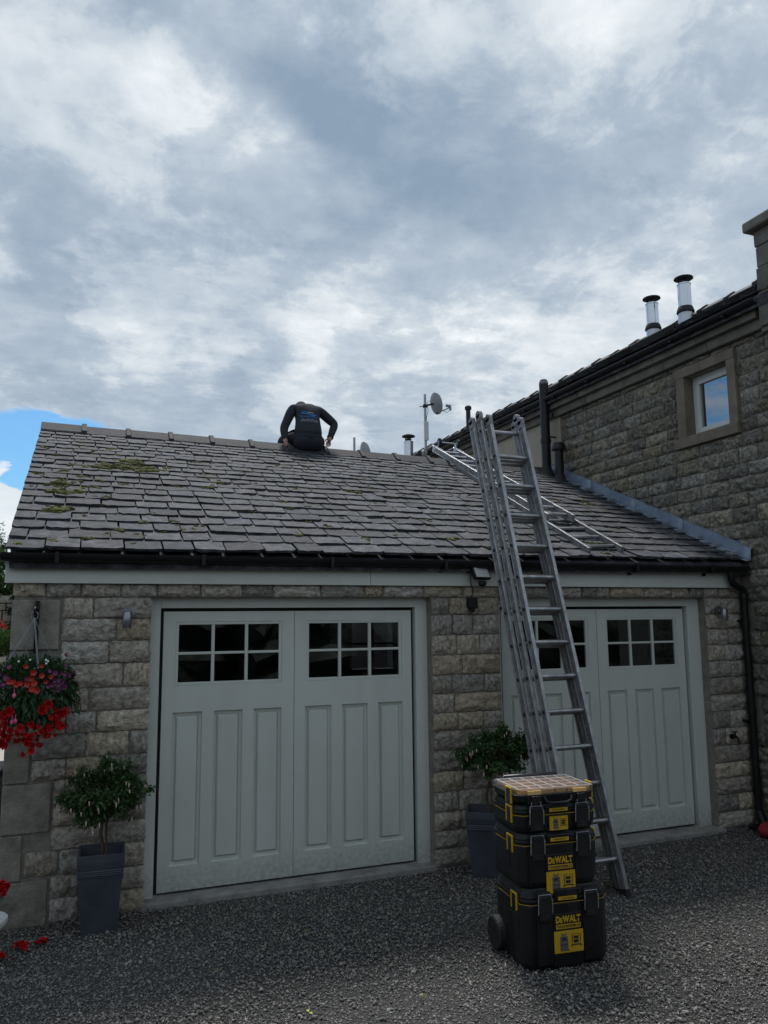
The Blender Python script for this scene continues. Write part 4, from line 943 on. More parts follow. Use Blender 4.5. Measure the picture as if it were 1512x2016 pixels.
# ------------------------------------------------------------------ tool boxes
TBX, TBY, TBR = 2.835, -1.93, R(-5.5)
def chamf(w, d, c, cb=.02): return [(-w/2+c, -d/2), (w/2-c, -d/2), (w/2, -d/2+c), (w/2, d/2-cb), (w/2-cb, d/2), (-w/2+cb, d/2), (-w/2, d/2-cb), (-w/2, -d/2+c)]
def sticker(parent, x, z, w, h, y):
    m = MB(); m.box(-w/2+x, w/2+x, y-.0015, y+.002, z-h/2, z+h/2); s = part('sticker', m, M_yellow, parent, local=True)
    m = MB(); yy = y-.0026
    def q(x0, x1, z0, z1, e=0): m.box(x+x0*w, x+x1*w, yy-e, yy+.001, z+z0*h, z+z1*h)
    q(-.30, -.03, -.36, -.02); q(-.30, -.04, .0, .24); q(-.25, -.10, .26, .33); q(-.26, -.22, .33, .40); q(-.12, -.08, .33, .40); q(-.28, .02, -.42, -.36)
    part('printed_picture', m, M_pgrey, s, local=True)
    m = MB(); yy -= .0004
    q(-.26, -.19, .02, .06); q(-.13, -.07, .02, .06); q(-.26, -.19, -.16, -.12); q(-.13, -.07, -.16, -.12); q(-.22, -.11, .08, .19)
    q(.16, .33, .09, .22); q(.16, .33, -.10, .05); q(.09, .41, -.20, -.15); q(.06, .11, -.24, -.20); q(.39, .44, -.24, -.20); q(.10, .40, .30, .315); q(.10, .12, -.1, .3); q(.38, .40, -.1, .3)
    part('printed_icon', m, M_pblack, s, local=True)
def rim_tube(mb, w, d, c, z, r):
    mb.tube([(-w/2-.001, d/2-.06, z), (-w/2-.001, -d/2+c, z), (-w/2+c, -d/2-.001, z), (w/2-c, -d/2-.001, z), (w/2+.001, -d/2+c, z), (w/2+.001, d/2-.06, z)], r, 6)
def toolbox(z0, w, d, h, seam, label, big=True, c=.045, small=False, group='stacked black toolboxes'):
    t = thing('toolbox', label, 'toolbox', (TBX, TBY, z0), TBR, group)
    # body with tapered foot, front ribs and side recess
    m = MB(); M = None
    m.prism(chamf(w*.93, d*.93, c), .0, .028, 1.05); m.prism(chamf(w*.982, d*.978, c), .028, seam-.004, 1.016)
    for x in (-.155, .155): m.box(x-.052, x+.052, -d/2-.008, -d/2+.03, .026, seam-.03)
    m.box(-.10, .10, -d/2-.004, -d/2+.02, .01, seam-.06) if big else None
    for s in (-1, 1):
        m.box(s*(w/2-.004)-.006, s*(w/2-.004)+.006, -d*.18, d*.30, seam*.35, seam*.8)
    part('body', m, M_tbox, t, local=True, bev=.007)
    m = MB(); m.prism(chamf(w*1.0, d*1.0, c), seam+.004, seam+.03, 1.0); m.prism(chamf(w*.995, d*.99, c), seam+.03, h, .925)
    for x in (-.155, .155): m.box(x-.048, x+.048, -d/2-.004, -d/2+.06, seam+.006, h-.020)
    m.box(-.085, .085, -d/2-.006, -d/2+.05, seam+.012, h-.01)
    part('lid', m, M_tbox, t, local=True, bev=.009)
    m = MB(); rim_tube(m, w*.999, d*.999, c, seam, .0016); part('yellow_trim', m, M_yellow, t, local=True)
    for x in (-.155, .155):
        m = MB(); y = -d/2-.010; m.box(x-.040, x+.040, y-.016, y+.006, seam-.085, seam+.052)
        for k in range(3): m.box(x-.020, x+.020, y-.0185, y-.012, seam-.075+.010*k, seam-.071+.010*k)
        for k in range(5): m.box(x-.034+.015*k, x-.026+.015*k, y-.020, y-.012, seam+.030, seam+.046)
        l = part('latch', m, M_latch, t, local=True, bev=.004)
        m = MB(); m.tube([(x-.046, y-.010, seam-.05), (x-.046, y-.014, seam+.02), (x-.040, y-.006, seam+.058), (x+.040, y-.006, seam+.058), (x+.046, y-.014, seam+.02), (x+.046, y-.010, seam-.05)], .0032, 6); part('wire_bail', m, M_galv, l, local=True)
    for s in (-1, 1):
        m = MB(); X = s*(w/2+.003); y0 = -.085; 
        for a, b in (((X, y0-.035, seam-.05), (X, y0-.035, seam+.045)), ((X, y0+.035, seam-.05), (X, y0+.035, seam+.045)), ((X, y0-.042, seam+.045), (X, y0+.042, seam+.045))): m.beam(a, b, .013, .012, (1, 0, 0))
        l = part('side_latch', m, M_yellow, t, local=True, bev=.004)
        m = MB(); m.box(min(X-s*.008, X+s*.003), max(X-s*.008, X+s*.003), y0-.027, y0+.027, seam-.05, seam+.036)
        for k in range(3): m.box(X-.006, X+.006, y0-.022, y0+.022, seam-.04+.018*k, seam-.034+.018*k)
        part('latch_plate', m, M_latch, l, local=True)
    m = MB(); y = -d/2-.0075; pw = .062; m.box(-pw, pw, y-.002, y+.006, seam+.016, seam+.036); lp = part('name_plate', m, M_yellow, t, local=True)
    me = text_mesh('plate_lettering', 'TOUGHSYSTEM 2.0', .012, .085, .02); me.materials.append(M_pblack); link('plate_lettering', me, lp, (0, y-.003, seam+.026), (R(90), 0, 0))
    if big:
        y = -d/2-.005
        for s, sz, x0, wd in (('D', .052, -.066, None),): pass
        me = text_mesh('brand_lettering', 'DEWALT', .046, .150, .035); 
        for v in me.vertices: pass
        me = bpy.data.meshes.new('brand_lettering')
        bm = bmesh.new(); xx = -.073
        for ch, szz in (('D', .050), ('E', .038), ('W', .050), ('A', .050), ('L', .050), ('T', .050)):
            q = text_mesh('letter', ch, szz, 0, .062); xs = [v.co.x for v in q.vertices]; ys = [v.co.y for v in q.vertices]
            for v in q.vertices: v.co.x += xx-min(xs); v.co.y += -min(ys)
            xx += max(xs)-min(xs)+(.0008 if ch not in 'WA' else -.004); bm.from_mesh(q); bpy.data.meshes.remove(q)
        bm.to_mesh(me); bm.free(); xs = [v.co.x for v in me.vertices]; k = .166/(max(xs)-min(xs)); mid = (max(xs)+min(xs))/2
        for v in me.vertices: v.co.x = (v.co.x-mid)*k
        me.materials.append(M_yellow); zt = seam-.115; link('brand_lettering', me, t, (0, y-.0015, zt), (R(90), 0, 0))
        m = MB(); m.box(-.082, .082, y-.0015, y+.002, zt-.034, zt-.008); lb = part('label_bar', m, M_yellow, t, local=True)
        me = text_mesh('series_lettering', 'TOUGHSYSTEM 2.0', .019, .154, .035, .12); me.materials.append(M_pblack); link('series_lettering', me, lb, (0, y-.003, zt-.021), (R(90), 0, 0))
        sticker(t, 0, zt-.108, .195, .125, y)
    else:
        sticker(t, 0, seam*.48, .125, .082, -d/2-.004)
    return t
TBX += .03
b1 = toolbox(.012, .58, .42, .462, .372, 'large wheeled black toolbox at the bottom of the stack, dusty')
def wheels():
    for s in (-1, 1):
        c = Vector((s*.305, .15, .105)); M = Matrix.Rotation(R(90), 3, 'Y')
        m = MB(); m.lathe([(.05, -.034), (.092, -.034), (.103, -.024), (.103, .024), (.092, .034), (.05, .034)], c, 28, M); w = part('wheel', m, M_rubber, b1, local=True, bev=.004)
        m = MB(); m.lathe([(.05, -.030), (.05, .030)], c, 20, M)
        for k in range(6): a = k*math.pi/3; m.beam(c+Vector((s*.031, .02*math.cos(a), .02*math.sin(a))), c+Vector((s*.031, .075*math.cos(a), .075*math.sin(a))), .012, .01, (1, 0, 0))
        part('rim', m, M_latch, w, local=True)
    m = MB(); m.tube([(-.215, .235, .30), (-.215, .24, .9), (-.215, .245, 1.005), (-.19, .246, 1.032), (.19, .246, 1.032), (.215, .245, 1.005), (.215, .24, .9), (.215, .235, .30)], .0155, 10); part('pull_handle', m, M_latch, b1, True, local=True)
    m = MB(); m.box(-.3, .3, .12, .20, .03, .2); part('axle_housing', m, M_tbox, b1, local=True, bev=.02)
wheels()
TBX -= .03
toolbox(.477, .555, .385, .315, .247, 'deep black toolbox second from the bottom with large yellow lettering')
toolbox(.794, .555, .385, .165, .105, 'shallow black toolbox just under the clear topped organiser', big=False)
def organiser():
    z0 = .961; w, d, h = .555, .385, .085
    t = thing('organiser_case', 'clear lidded parts organiser with orange bins on top of the toolbox stack', 'organiser', (TBX, TBY, z0), TBR)
    m = MB(); m.prism(chamf(w*.90, d*.90, .045), 0, .014, 1.06); m.prism(chamf(w*.955, d*.955, .045), .014, .052, 1.03)
    m.prism(chamf(w, d, .045), .050, .058)
    for x in (-.155, .155): m.box(x-.05, x+.05, -d/2-.006, -d/2+.02, .0, .05)
    part('base', m, M_tbox, t, local=True, bev=.006)
    m = MB(); m.tube([(-.095, -d/2-.004, .045), (-.085, -d/2-.02, .018), (-.05, -d/2-.028, .008), (.05, -d/2-.028, .008), (.085, -d/2-.02, .018), (.095, -d/2-.004, .045)], .010, 8); part('carry_handle', m, M_tbox, t, True, local=True)
    for x in (-.155, .155):
        m = MB(); m.box(x-.026, x+.026, -d/2-.022, -d/2-.004, .005, .055); l = part('latch', m, M_latch, t, local=True, bev=.004)
        m = MB(); m.tube([(x-.03, -d/2-.018, .02), (x-.03, -d/2-.02, -.02), (x+.03, -d/2-.02, -.02), (x+.03, -d/2-.018, .02)], .003, 6); part('wire_bail', m, M_galv, l, local=True)
    nx, ny = 6, 4
    for i in range(nx):
        for j in range(ny):
            if i == 2 and j % 2 == 0 or i == 4 and j == 1: continue
            a = -w/2+.03+(w-.06)*i/nx; b = -w/2+.03+(w-.06)*(i+(2 if (i == 1 and j % 2 == 0) or (i == 3 and j == 1) else 1))/nx; c = -d/2+.025+(d-.05)*j/ny; e = -d/2+.025+(d-.05)*(j+1)/ny
            m = MB(); k = .004; zt = .082
            m.box(a+k, b-k, c+k, e-k, .056, .060); m.box(a+k, a+k+.003, c+k, e-k, .058, zt); m.box(b-k-.003, b-k, c+k, e-k, .058, zt); m.box(a+k, b-k, c+k, c+k+.003, .058, zt); m.box(a+k, b-k, e-k-.003, e-k, .058, zt)
            part('bin', m, M_bin, t, local=True)
    m = MB(); m.prism(chamf(w*.99, d*.98, .045), .0845, .0885); 
    m.cur = 1
    for i in range(0, nx+1): x = -w/2+.03+(w-.06)*i/nx; m.box(x-.004, x+.004, -d/2+.02, d/2-.02, .0885, .0925)
    for j in range(0, ny+1): y = -d/2+.025+(d-.05)*j/ny; m.box(-w/2+.02, w/2-.02, y-.004, y+.004, .0886, .0930)
    m.cur = 0
    m.box(-w/2+.03, w/2-.03, -d/2+.002, -d/2+.005, .058, .0845); m.box(-w/2, -w/2+.003, -d/2+.05, d/2-.03, .058, .0845); m.box(w/2-.003, w/2, -d/2+.05, d/2-.03, .058, .0845)
    part('clear_lid', m, [M_clear, M_rib], t, local=True)
    for x in (-.155, .155):
        m = MB(); m.box(x-.045, x+.045, -d/2-.003, -d/2+.02, .060, .082); part('orange_clip', m, M_bin, t, local=True)
    for s in (-1, 1):
        m = MB(); X = s*(w/2+.002); y0 = -.085
        for a, b in (((X, y0-.035, .0), (X, y0-.035, .09)), ((X, y0+.035, .0), (X, y0+.035, .09)), ((X, y0-.042, .092), (X, y0+.042, .092))): m.beam(a, b, .013, .012, (1, 0, 0))
        l = part('side_latch', m, M_yellow, t, local=True, bev=.004)
        m = MB(); m.box(X-.005, X+.003, y0-.027, y0+.027, .0, .082); part('latch_plate', m, M_latch, l, local=True)
organiser()

# ------------------------------------------------------------------ plants
def leaf(mb, p, d, size, wid=.5, up=None):
    """one pointed leaf: folded quad pair"""
    d = d.normalized(); s = d.cross(up if up else Vector((random.gauss(0, .3), random.gauss(0, .3), 1))).normalized(); n = s.cross(d)
    a = p; tip = p+d*size+n*(-.12*size); q = p+d*size*.5
    mb.add([a, q+s*size*wid*.5+n*size*.10, tip, q-s*size*wid*.5+n*size*.10, q-n*size*.02], [(0, 1, 4), (1, 2, 4), (2, 3, 4), (3, 0, 4)])
def rdir(): 
    v = Vector((random.gauss(0, 1), random.gauss(0, 1), random.gauss(0, 1))); return v.normalized()
def fuchsia(x, y, zp, c, rad, label, seed, nl=9000):
    """standard fuchsia: bare stem with a twiggy ball of small leaves and hanging buds"""
    random.seed(seed); t = thing('potted_plant', label, 'plant', (x, y, zp)); o = wloc(t); c = Vector(c)-o
    m = MB(); m.tube([(0, 0, -.06), (.012, .0, .08), (-.006, .01, .16), (c.x*.6, c.y*.6, c.z-rad.z*.5)], [.016, .014, .013, .011], 8)
    m.tube([(.03, -.02, -.06), (.032, -.01, .3)], .006, 6)
    tips = []
    for k in range(80):
        v = rdir(); v.z = max(v.z, -.75); e = c+Vector((v.x*rad.x, v.y*rad.y, v.z*rad.z))*random.uniform(.6, 1.06); a = Vector((c.x*.6, c.y*.6, c.z-rad.z*.5))
        mid = a.lerp(e, .5)+Vector((0, 0, .05)); m.tube([a, mid, e], [.006, .004, .0015], 5, False); tips.append((mid, e))
    part('stem', m, M_bark, t, True, local=True)
    m = MB(); per = nl//len(tips)
    for mid, e in tips:
        sp = random.uniform(.035, .075)
        for k in range(per):
            q = mid.lerp(e, random.random()**.6)+rdir()*sp*random.random(); leaf(m, q, (rdir()+(e-c).normalized()*.7+Vector((0, 0, -.15))), random.uniform(.020, .042), .6)
    part('crown', m, M_leaf, t, local=True)
    for k in range(60):
        mid, e = random.choice(tips); p = e+(e-c).normalized()*.035+rdir()*.02+Vector((0, -.03, -.01)); b = MB(); l = random.uniform(.025, .038)
        b.tube([p, p+Vector((.002, 0, -l*.4)), p+Vector((.002, 0, -l))], [.0015, .0045, .0025], 6); part('flower_bud', b, M_pale, t, local=True)
    random.seed(seed+1)
def planter(x, y, h, wt, wb, rz, label):
    t = thing('planter', label, 'planter', (x, y, 0), rz, group='tall tapered grey planters')
    m = MB()
    def sq(w): return [(-w, -w), (w, -w), (w, w), (-w, w)]
    prof = [(wb, 0), (wb+(wt-wb)*.75, h*.70), (wt*.955, h*.73), (wt*.955, h*.735)]
    for k in range(3): z = h*(.735+.025*k); prof += [(wt*.975, z+.002), (wt*.975, z+h*.014), (wt*.945, z+h*.016), (wt*.945, z+h*.024)]
    prof += [(wt*.96, h*.82), (wt, h*.90), (wt, h), (wt*.90, h), (wt*.86, h*.86)]
    vs = [(a, b, z) for w, z in prof for a, b in sq(w)]; m.add(vs, [(i*4+j, i*4+(j+1) % 4, i*4+4+(j+1) % 4, i*4+4+j) for i in range(len(prof)-1) for j in range(4)]+[(3, 2, 1, 0)])
    part('pot', m, M_zinc, t, local=True, bev=.004)
    m = MB(); w = wt*.865; m.box(-w, w, -w, w, h*.82, h*.865); part('soil', m, M_soil, t, local=True)
planter(.215, -.365, .525, .155, .112, R(-3), 'tall tapered grey planter left of the left garage door')
fuchsia(.21, -.365, .46, (.215, -.41, .915), Vector((.31, .26, .225)), 'round fuchsia bush on a bare stem in the left planter', 21)
planter(3.23, -.40, .53, .155, .112, R(-32), 'tall tapered grey planter by the middle pier, half hidden by toolboxes')
fuchsia(3.25, -.40, .46, (3.36, -.42, .985), Vector((.385, .26, .205)), 'wide dark fuchsia bush in the planter by the middle pier', 33)

def petals(n, r, w, cup, mat_, name='flower', double=False):
    m = MB()
    for ring in range(2 if double else 1):
        for k in range(n):
            a = 2*math.pi*(k+.5*ring)/n; rr = r*(1-.4*ring); dx, dy = math.cos(a), math.sin(a); h = cup*(1+1.2*ring)
            m.add([(0, 0, .0), (dx*rr*.6-dy*w*.5, dy*rr*.6+dx*w*.5, h*.7), (dx*rr, dy*rr, h), (dx*rr*.6+dy*w*.5, dy*rr*.6-dx*w*.5, h*.7)], [(0, 1, 2, 3)])
    return m.mesh(name, mat_, fix=False)
ME_BEG = petals(7, .036, .030, .018, M_red, double=True); ME_CAL = petals(5, .026, .026, .017, M_orange); ME_PUR = petals(5, .017, .018, .006, M_purple); ME_PUR2 = petals(5, .020, .021, .006, M_purple); ME_WH = petals(5, .012, .013, .004, M_wpetal)
def fus_mesh():
    m = MB(); m.ball((0, 0, 0), .014, 8, 6, (1, 1, 1.3)); m.cyl((0, 0, .018), (0, 0, .05), .003, n=5); return m.mesh('flower', M_pink, smooth=True)
ME_FUS = fus_mesh()
def basket():
    random.seed(5)
    b = thing('basket_bracket', 'black iron bracket on the corner stone holding the flower basket', 'bracket', (-.285, YW, 2.2))
    m = MB(); m.box(-.014, .014, -.02, .0, -.42, .06); m.box(-.010, .010, -.36, -.02, .00, .022); m.tube([(0, -.02, -.30), (0, -.12, -.26), (0, -.22, -.12), (0, -.26, .0)], .008, 6); m.tube([(0, -.36, .01), (0, -.385, -.005), (0, -.38, -.04), (0, -.355, -.045)], .008, 6)
    part('arm', m, M_black, b, local=True)
    C = Vector((-.30, -.47, 1.62)); t = thing('hanging_basket', 'hanging flower basket with red, orange and purple blooms at the garage corner', 'hanging basket', tuple(C))
    t.scale = (.84, .84, .88); top = Vector(((-.285+.30)/.84, -.035/.84, .51/.88))
    for k in range(4):
        a = k*math.pi/2+.35; e = Vector((.205*math.cos(a), .205*math.sin(a), .20)); m = MB(); n = 26
        for i in range(n):
            p = top.lerp(e, (i+.5)/n); d = (e-top).normalized(); s = d.orthogonal().normalized(); s2 = d.cross(s)
            w = s if i % 2 else s2; l = (e-top).length/n*.72
            m.tube([p+d*l*math.cos(q)+w*.0065*math.sin(q) for q in [j*math.pi/4 for j in range(8)]], .0019, 4, closed=True)
        part('chain', m, M_galv, t, local=True)
    m = MB(); m.tube([top+Vector((0, 0, .06+.0)), top+Vector((.026, 0, .04)), top+Vector((.022, 0, .0)), top, top+Vector((-.022, 0, .0)), top+Vector((-.026, 0, .04))], .003, 6, closed=True); part('hook_ring', m, M_galv, t, local=True)
    m = MB(); m.lathe([(.03, -.12), (.12, -.08), (.18, .02), (.205, .17), (.195, .18), (.01, .16)], (0, 0, 0), 20); part('basket_bowl', m, M_soil, t, local=True)
    m = MB()
    for k in range(3400):
        v = rdir(); zz = v.z; rx = .30+.06*max(0, zz)
        p = Vector((v.x*rx, v.y*rx*.95, zz*.24))*random.uniform(.78, 1.08)+Vector((.02, 0, .02)); leaf(m, p, v+Vector((0, 0, -.6 if zz < .3 else .3))+rdir()*.5, random.uniform(.025, .06), .5)
    for k in range(36):                                # a trailing spray to the right
        q = k/36; p = Vector((.28+.10*q, -.05-.02*q, .08-.22*q*q)); 
        for _ in range(5): leaf(m, p+rdir()*.03, rdir()+Vector((.5, 0, -.5)), random.uniform(.03, .05), .4)
    for k in range(70): p = Vector((.09+random.gauss(0, .035), -.29, -.02+random.gauss(0, .07))); leaf(m, p, Vector((random.gauss(.2, .4), -.4, -1)), random.uniform(.05, .085), .5)
    part('foliage', m, M_leaf2, t, local=True)
    def fl(me, p, size=1, out=None):
        p = Vector(p); n = (out or (Vector((p.x, p.y*1.6-.25, p.z*.8)))).normalized()+rdir()*.35; link('flower', me, t, p, n.to_track_quat('Z', 'Y').to_euler(), (size,)*3)
    # positions are on the near face of the basket, x to the right, z up
    def face(x, z, k=1.0): 
        r2 = max(.0, 1-(x/.36)**2-(z/.34)**2); return (x+.01, -.345*math.sqrt(r2)*k-.03, z)
    for x, z in ((-.03, .22), (.09, .225), (.03, .175), (.09, .15), (.155, .14), (.125, .11), (.02, .14), (-.13, .12), (-.08, .095), (-.05, .105), (-.10, .11), (.0, .095), (.04, .10), (.03, .055), (.07, .05), (-.21, .035)): fl(ME_CAL, face(x, z), random.uniform(.8, 1.1))
    for _ in range(30):
        if random.random() < .7: x, z = random.gauss(.225, .05), random.gauss(.12, .055)
        else: x, z = random.gauss(-.20, .07), random.gauss(.16, .05)
        fl(random.choice((ME_PUR, ME_PUR2)), face(max(-.33, min(.33, x)), z), random.uniform(.8, 1.2))
    for x, z in ((-.09, .02), (-.245, -.09), (-.10, -.175), (-.075, -.165)): link('flower', ME_FUS, t, face(x, z, 1.12))
    for _ in range(105):
        x = random.uniform(-.05, .30); z = -.30+.75*max(0, x-.02)*.75+random.gauss(0, .055); 
        if random.random() < .30: x, z = random.uniform(-.33, -.1), random.gauss(-.24, .06)
        y = -.20-random.random()*.14; fl(ME_BEG, (x, y, z), random.uniform(.45, .95), Vector((x*.8+random.gauss(0, .5), -1, random.gauss(-.1, .5))))
    for x, z in ((-.14, -.115), (-.11, -.10), (-.155, -.14), (-.17, -.33), (-.14, -.335), (-.155, -.325), (.12, -.10), (.16, -.06)): fl(ME_BEG, (x, -.30, z), random.uniform(.85, 1.25), Vector((x, -1, .1)))
    for x, z in ((.0, .27), (.115, .265), (.13, .255), (.12, .24), (-.08, .26)): fl(ME_WH, face(x, z), .8)
basket()
def white_pot():
    t = thing('flower_pot', 'white round pot with a red bloom, cut off at the left edge', 'flower pot', (-.50, -.75, 0))
    m = MB(); m.lathe([(.07, 0), (.09, .14), (.115, .20), (.15, .235), (.165, .262), (.16, .282), (.14, .285), (.125, .25), (.02, .24)], (0, 0, 0), 28); part('pot', m, M_wpot, t, True, local=True)
    m = MB(); m.tube([(.02, 0, .2), (.06, -.01, .33), (.105, -.02, .44)], .004, 6)
    for k in range(40): leaf(m, Vector((random.gauss(-.05, .07), random.gauss(0, .06), random.uniform(.28, .40))), rdir()+Vector((0, 0, .3)), .05, .9)
    part('stems', m, M_leaf2, t, local=True)
    for k in range(44): v = rdir(); link('flower', ME_BEG, t, Vector((.115, -.03, .46))+v*random.uniform(.012, .036), v.to_track_quat('Z', 'Y').to_euler(), (.62,)*3)
white_pot()
def bits():
    for i, (x, y, lab) in enumerate(((-.145, -.55, 'fallen red bloom on the gravel nearest the left planter'), (-.27, -.56, 'fallen red bloom on the gravel, middle of the three at left'), (-.36, -.70, 'smallest fallen red petal on the gravel near the left edge'))):
        t = thing('fallen_bloom', lab, 'petals', (x, y, .022))
        for k in range(9 if i < 2 else 3): 
            link('petal', ME_BEG, t, (random.gauss(0, .020), random.gauss(0, .016), random.uniform(0, .012)), (random.gauss(0, .5), random.gauss(0, .5), random.uniform(0, 6)), (random.uniform(.45, .8),)*3)
    for x, y, s, lab in ((1.23, -2.10, .034, 'yellow green fallen leaf on the gravel at bottom centre'), (.45, -1.95, .024, 'small yellow leaf on the gravel in the lower left'), (1.52, -1.02, .020, 'tiny yellow leaf on gravel before the left door'), (1.86, -2.16, .02, 'pale leaf scrap on gravel left of the wheeled toolbox'), (.86, -1.4, .018, 'tiny brown leaf on gravel left of centre')):
        m = MB(); 
        for k in range(2): leaf(m, Vector((x, y, .026)), Vector((random.gauss(0, 1), random.gauss(0, 1), .15)), s, .55, Vector((0, 0, 1)))
        tag(link('fallen_leaf', m.mesh('fallen_leaf', M_leafy, fix=False)), lab, 'leaf')
    t = thing('cloth_bundle', 'dull red cloth bundle on the gravel against the house wall at right', 'bundle', (6.27, -.52, 0))
    m = MB(); m.ball((0, 0, .075), .17, 24, 14, (1.1, .75, .5), .04); o = part('cloth', m, M_redfab, t, True, local=True)
    sb = o.modifiers.new('s', 'SUBSURF'); sb.levels = 1; sb.render_levels = 1
    m = MB(); m.tube([(-.16, -.06, .05), (-.05, -.135, .045), (.08, -.135, .05), (.18, -.06, .06)], .012, 6); part('hem', m, M_redfab, t, True, local=True)
bits()

# ------------------------------------------------------------------ what shows past the left corner
def background():
    g = MB(); g.add([(-9, 5.2, .004), (-.2, 5.2, .004), (-.2, 11.5, .004), (-9, 11.5, .004)], [(0, 1, 2, 3)]); structure('paving', g, M_paving, 'pale paving behind the left corner of the garage')
    t = thing('storage_bin', 'dark storage bin beside the left side of the garage', 'bin', (-.86, 1.8, 0))
    m = MB(); m.box(-.26, .26, -.25, .25, .03, .74); part('body', m, M_black, t, local=True, bev=.02)
    m = MB(); m.box(-.28, .28, -.27, .27, .74, .80); part('lid', m, M_black, t, local=True, bev=.015)
    # dry stone retaining wall, planting in front and behind
    w = thing('retaining_wall', 'pale dry stone retaining wall behind plants at the left edge', 'wall', (-3, 12, 0))
    m = MB(); m.box(-8, -.8, 12.03, 12.6, 0, 2.62); part('core', m, M_mortar, w)
    random.seed(11); z = .02
    while z < 2.6:
        hh = random.uniform(.13, .24); x = -2.9
        while x < -.85:
            ww = random.uniform(.2, .42); e = random.uniform(0, .05); m = MB(); m.box(x+.01, x+ww-.01, 11.93+e, 12.06, z+.008, z+hh-.008); part('stone', m, M_drystone, w, bev=.02); x += ww
        z += hh
    m = MB(); m.box(-8, -2.9, 11.97, 12.04, 0, 2.6); part('stone_face', m, M_drystone, w)
    e = thing('garden_kerb', 'low pale sandstone garden edging wall at the left edge', 'wall', (-2.5, 9.5, 0))
    for i, x in enumerate((-3.7, -3.0, -2.3, -1.6, -1.02)):
        for j in range(5): m = MB(); m.box(x+.01+.2*(j % 2)-.2, x+.69+.2*(j % 2)-.2, 9.4, 9.9, .3*j+.006, .3*j+.294); part('stone', m, M_drystone, e, bev=.015)
    def shrub(name, label, cat, c, rad, n, mt, size, trunk=None, flowers=None, wid=.4):
        t = thing(name, label, cat, (c[0], c[1], c[2]-rad[2])); o = wloc(t); c = Vector(c)-o
        if trunk: m = MB(); m.tube([(0, 0, -trunk), (.05, 0, 0), (0, 0, rad[2]*1.6)], [.14, .11, .03], 8); part('trunk', m, M_bark, t, True, local=True)
        m = MB(); cl = [(c+Vector((v.x*rad[0], v.y*rad[1], v.z*rad[2]))*1.0) for v in (rdir()*random.uniform(.5, 1) for _ in range(34))]
        for k in range(n):
            q = random.choice(cl)+rdir()*random.random()*.32*min(rad); leaf(m, q, rdir()+Vector((0, 0, .4)), random.uniform(.7, 1.3)*size, wid)
        part('crown' if trunk else 'foliage', m, mt, t, local=True)
        if flowers:
            for k in range(flowers[1]): v = rdir(); p = c+Vector((v.x*rad[0], -abs(v.y)*rad[1], v.z*rad[2])); link('flower', flowers[0], t, p, (R(80), 0, random.uniform(0, 6)), (2.2,)*3)
        return t
    shrub('conifer_tree', 'dark conifer tree rising behind the retaining wall at the left edge', 'tree', (-2.75, 15.5, 3.7), (1.05, 1.0, 1.35), 9000, M_conif, .10, trunk=2.4, wid=.25)
    shrub('leafy_shrub', 'bright green leafy shrub hanging over the retaining wall top', 'shrub', (-1.62, 12.35, 3.05), (.42, .5, .62), 2600, M_tree, .12)
    shrub('leafy_shrub', 'dark green climber hanging down beside the retaining wall', 'shrub', (-1.16, 11.7, 2.3), (.24, .22, .75), 1500, M_conif, .09)
    shrub('flower_bush', 'low bush with orange red flowers below the retaining wall', 'shrub', (-1.45, 11.1, 1.9), (.34, .3, .2), 700, M_tree, .06, flowers=(ME_CAL, 26))
    shrub('grass_tuft', 'light green grassy tuft on the low garden edging', 'plant', (-1.35, 9.65, 1.72), (.30, .25, .26), 1500, M_tree, .12, wid=.12)
    wd = MB(); n = 60  # unseen leafy band, added and sized to darken the pane reflections
    vs = []
    for i in range(n+1):
        a = R(180+190*(i/n-.5)); rr = 10+1.0*math.sin(i*1.7)
        for j in range(9): q = j/8; hh = (3.5+.45*math.sin(i*.83)+.3*math.sin(i*2.3)); vs.append((rr*math.sin(a)*(1+.05*math.sin(j*2+i))+random.uniform(-.3, .3), -6+rr*math.cos(a)*(1+.04*math.sin(j*3+i)), hh*q+random.uniform(-.15, .15)*(j > 0)))
    wd.add(vs, [(i*9+j, (i+1)*9+j, (i+1)*9+j+1, i*9+j+1) for i in range(n) for j in range(8)])
    tag(link('unseen_hedge', wd.mesh('unseen_hedge', M_wood, smooth=True)), 'unseen leafy screen added behind the viewpoint, showing only as a dark reflection in the door panes', 'unseen_hedge', kind='stuff')
    h = MB(); n = 24
    vs = []
    for i in range(n+1):
        for j in range(7): x = -60+i*5; y = 34+j*14; vs.append((x, y, (2.0+1.2*math.sin(i*.7)+.5*math.sin(i*1.9))*min(1, j/3)-.02))
    h.add(vs, [(i*7+j, (i+1)*7+j, (i+1)*7+j+1, i*7+j+1) for i in range(n) for j in range(6)]); structure('hillside', h, M_grass, 'low green hillside far behind the garage', True)
background()

# ------------------------------------------------------------------ the person sitting on the ridge
def skin_body(name, nodes, edges, mats, parent, root=0, sub=2):
    me = bpy.data.meshes.new(name); me.from_pydata([n[0] for n in nodes], edges, []); o = link(name, me, parent)
    sk = o.modifiers.new('skin', 'SKIN'); sk.use_smooth_shade = True; sk.branch_smoothing = .6
    ss = o.modifiers.new('sub', 'SUBSURF'); ss.levels = sub; ss.render_levels = sub
    for i, n in enumerate(nodes): me.skin_vertices[0].data[i].radius = n[1] if isinstance(n[1], tuple) else (n[1], n[1]); me.skin_vertices[0].data[i].use_root = (i == root)
    bpy.context.view_layer.update(); dg = bpy.context.evaluated_depsgraph_get()
    m2 = bpy.data.meshes.new_from_object(o.evaluated_get(dg)); m2.name = name; o.modifiers.clear(); o.data = m2
    m2.materials.clear()
    for mm in (mats if isinstance(mats, (list, tuple)) else [mats]): m2.materials.append(mm)
    m2.polygons.foreach_set('use_smooth', [True]*len(m2.polygons)); return o
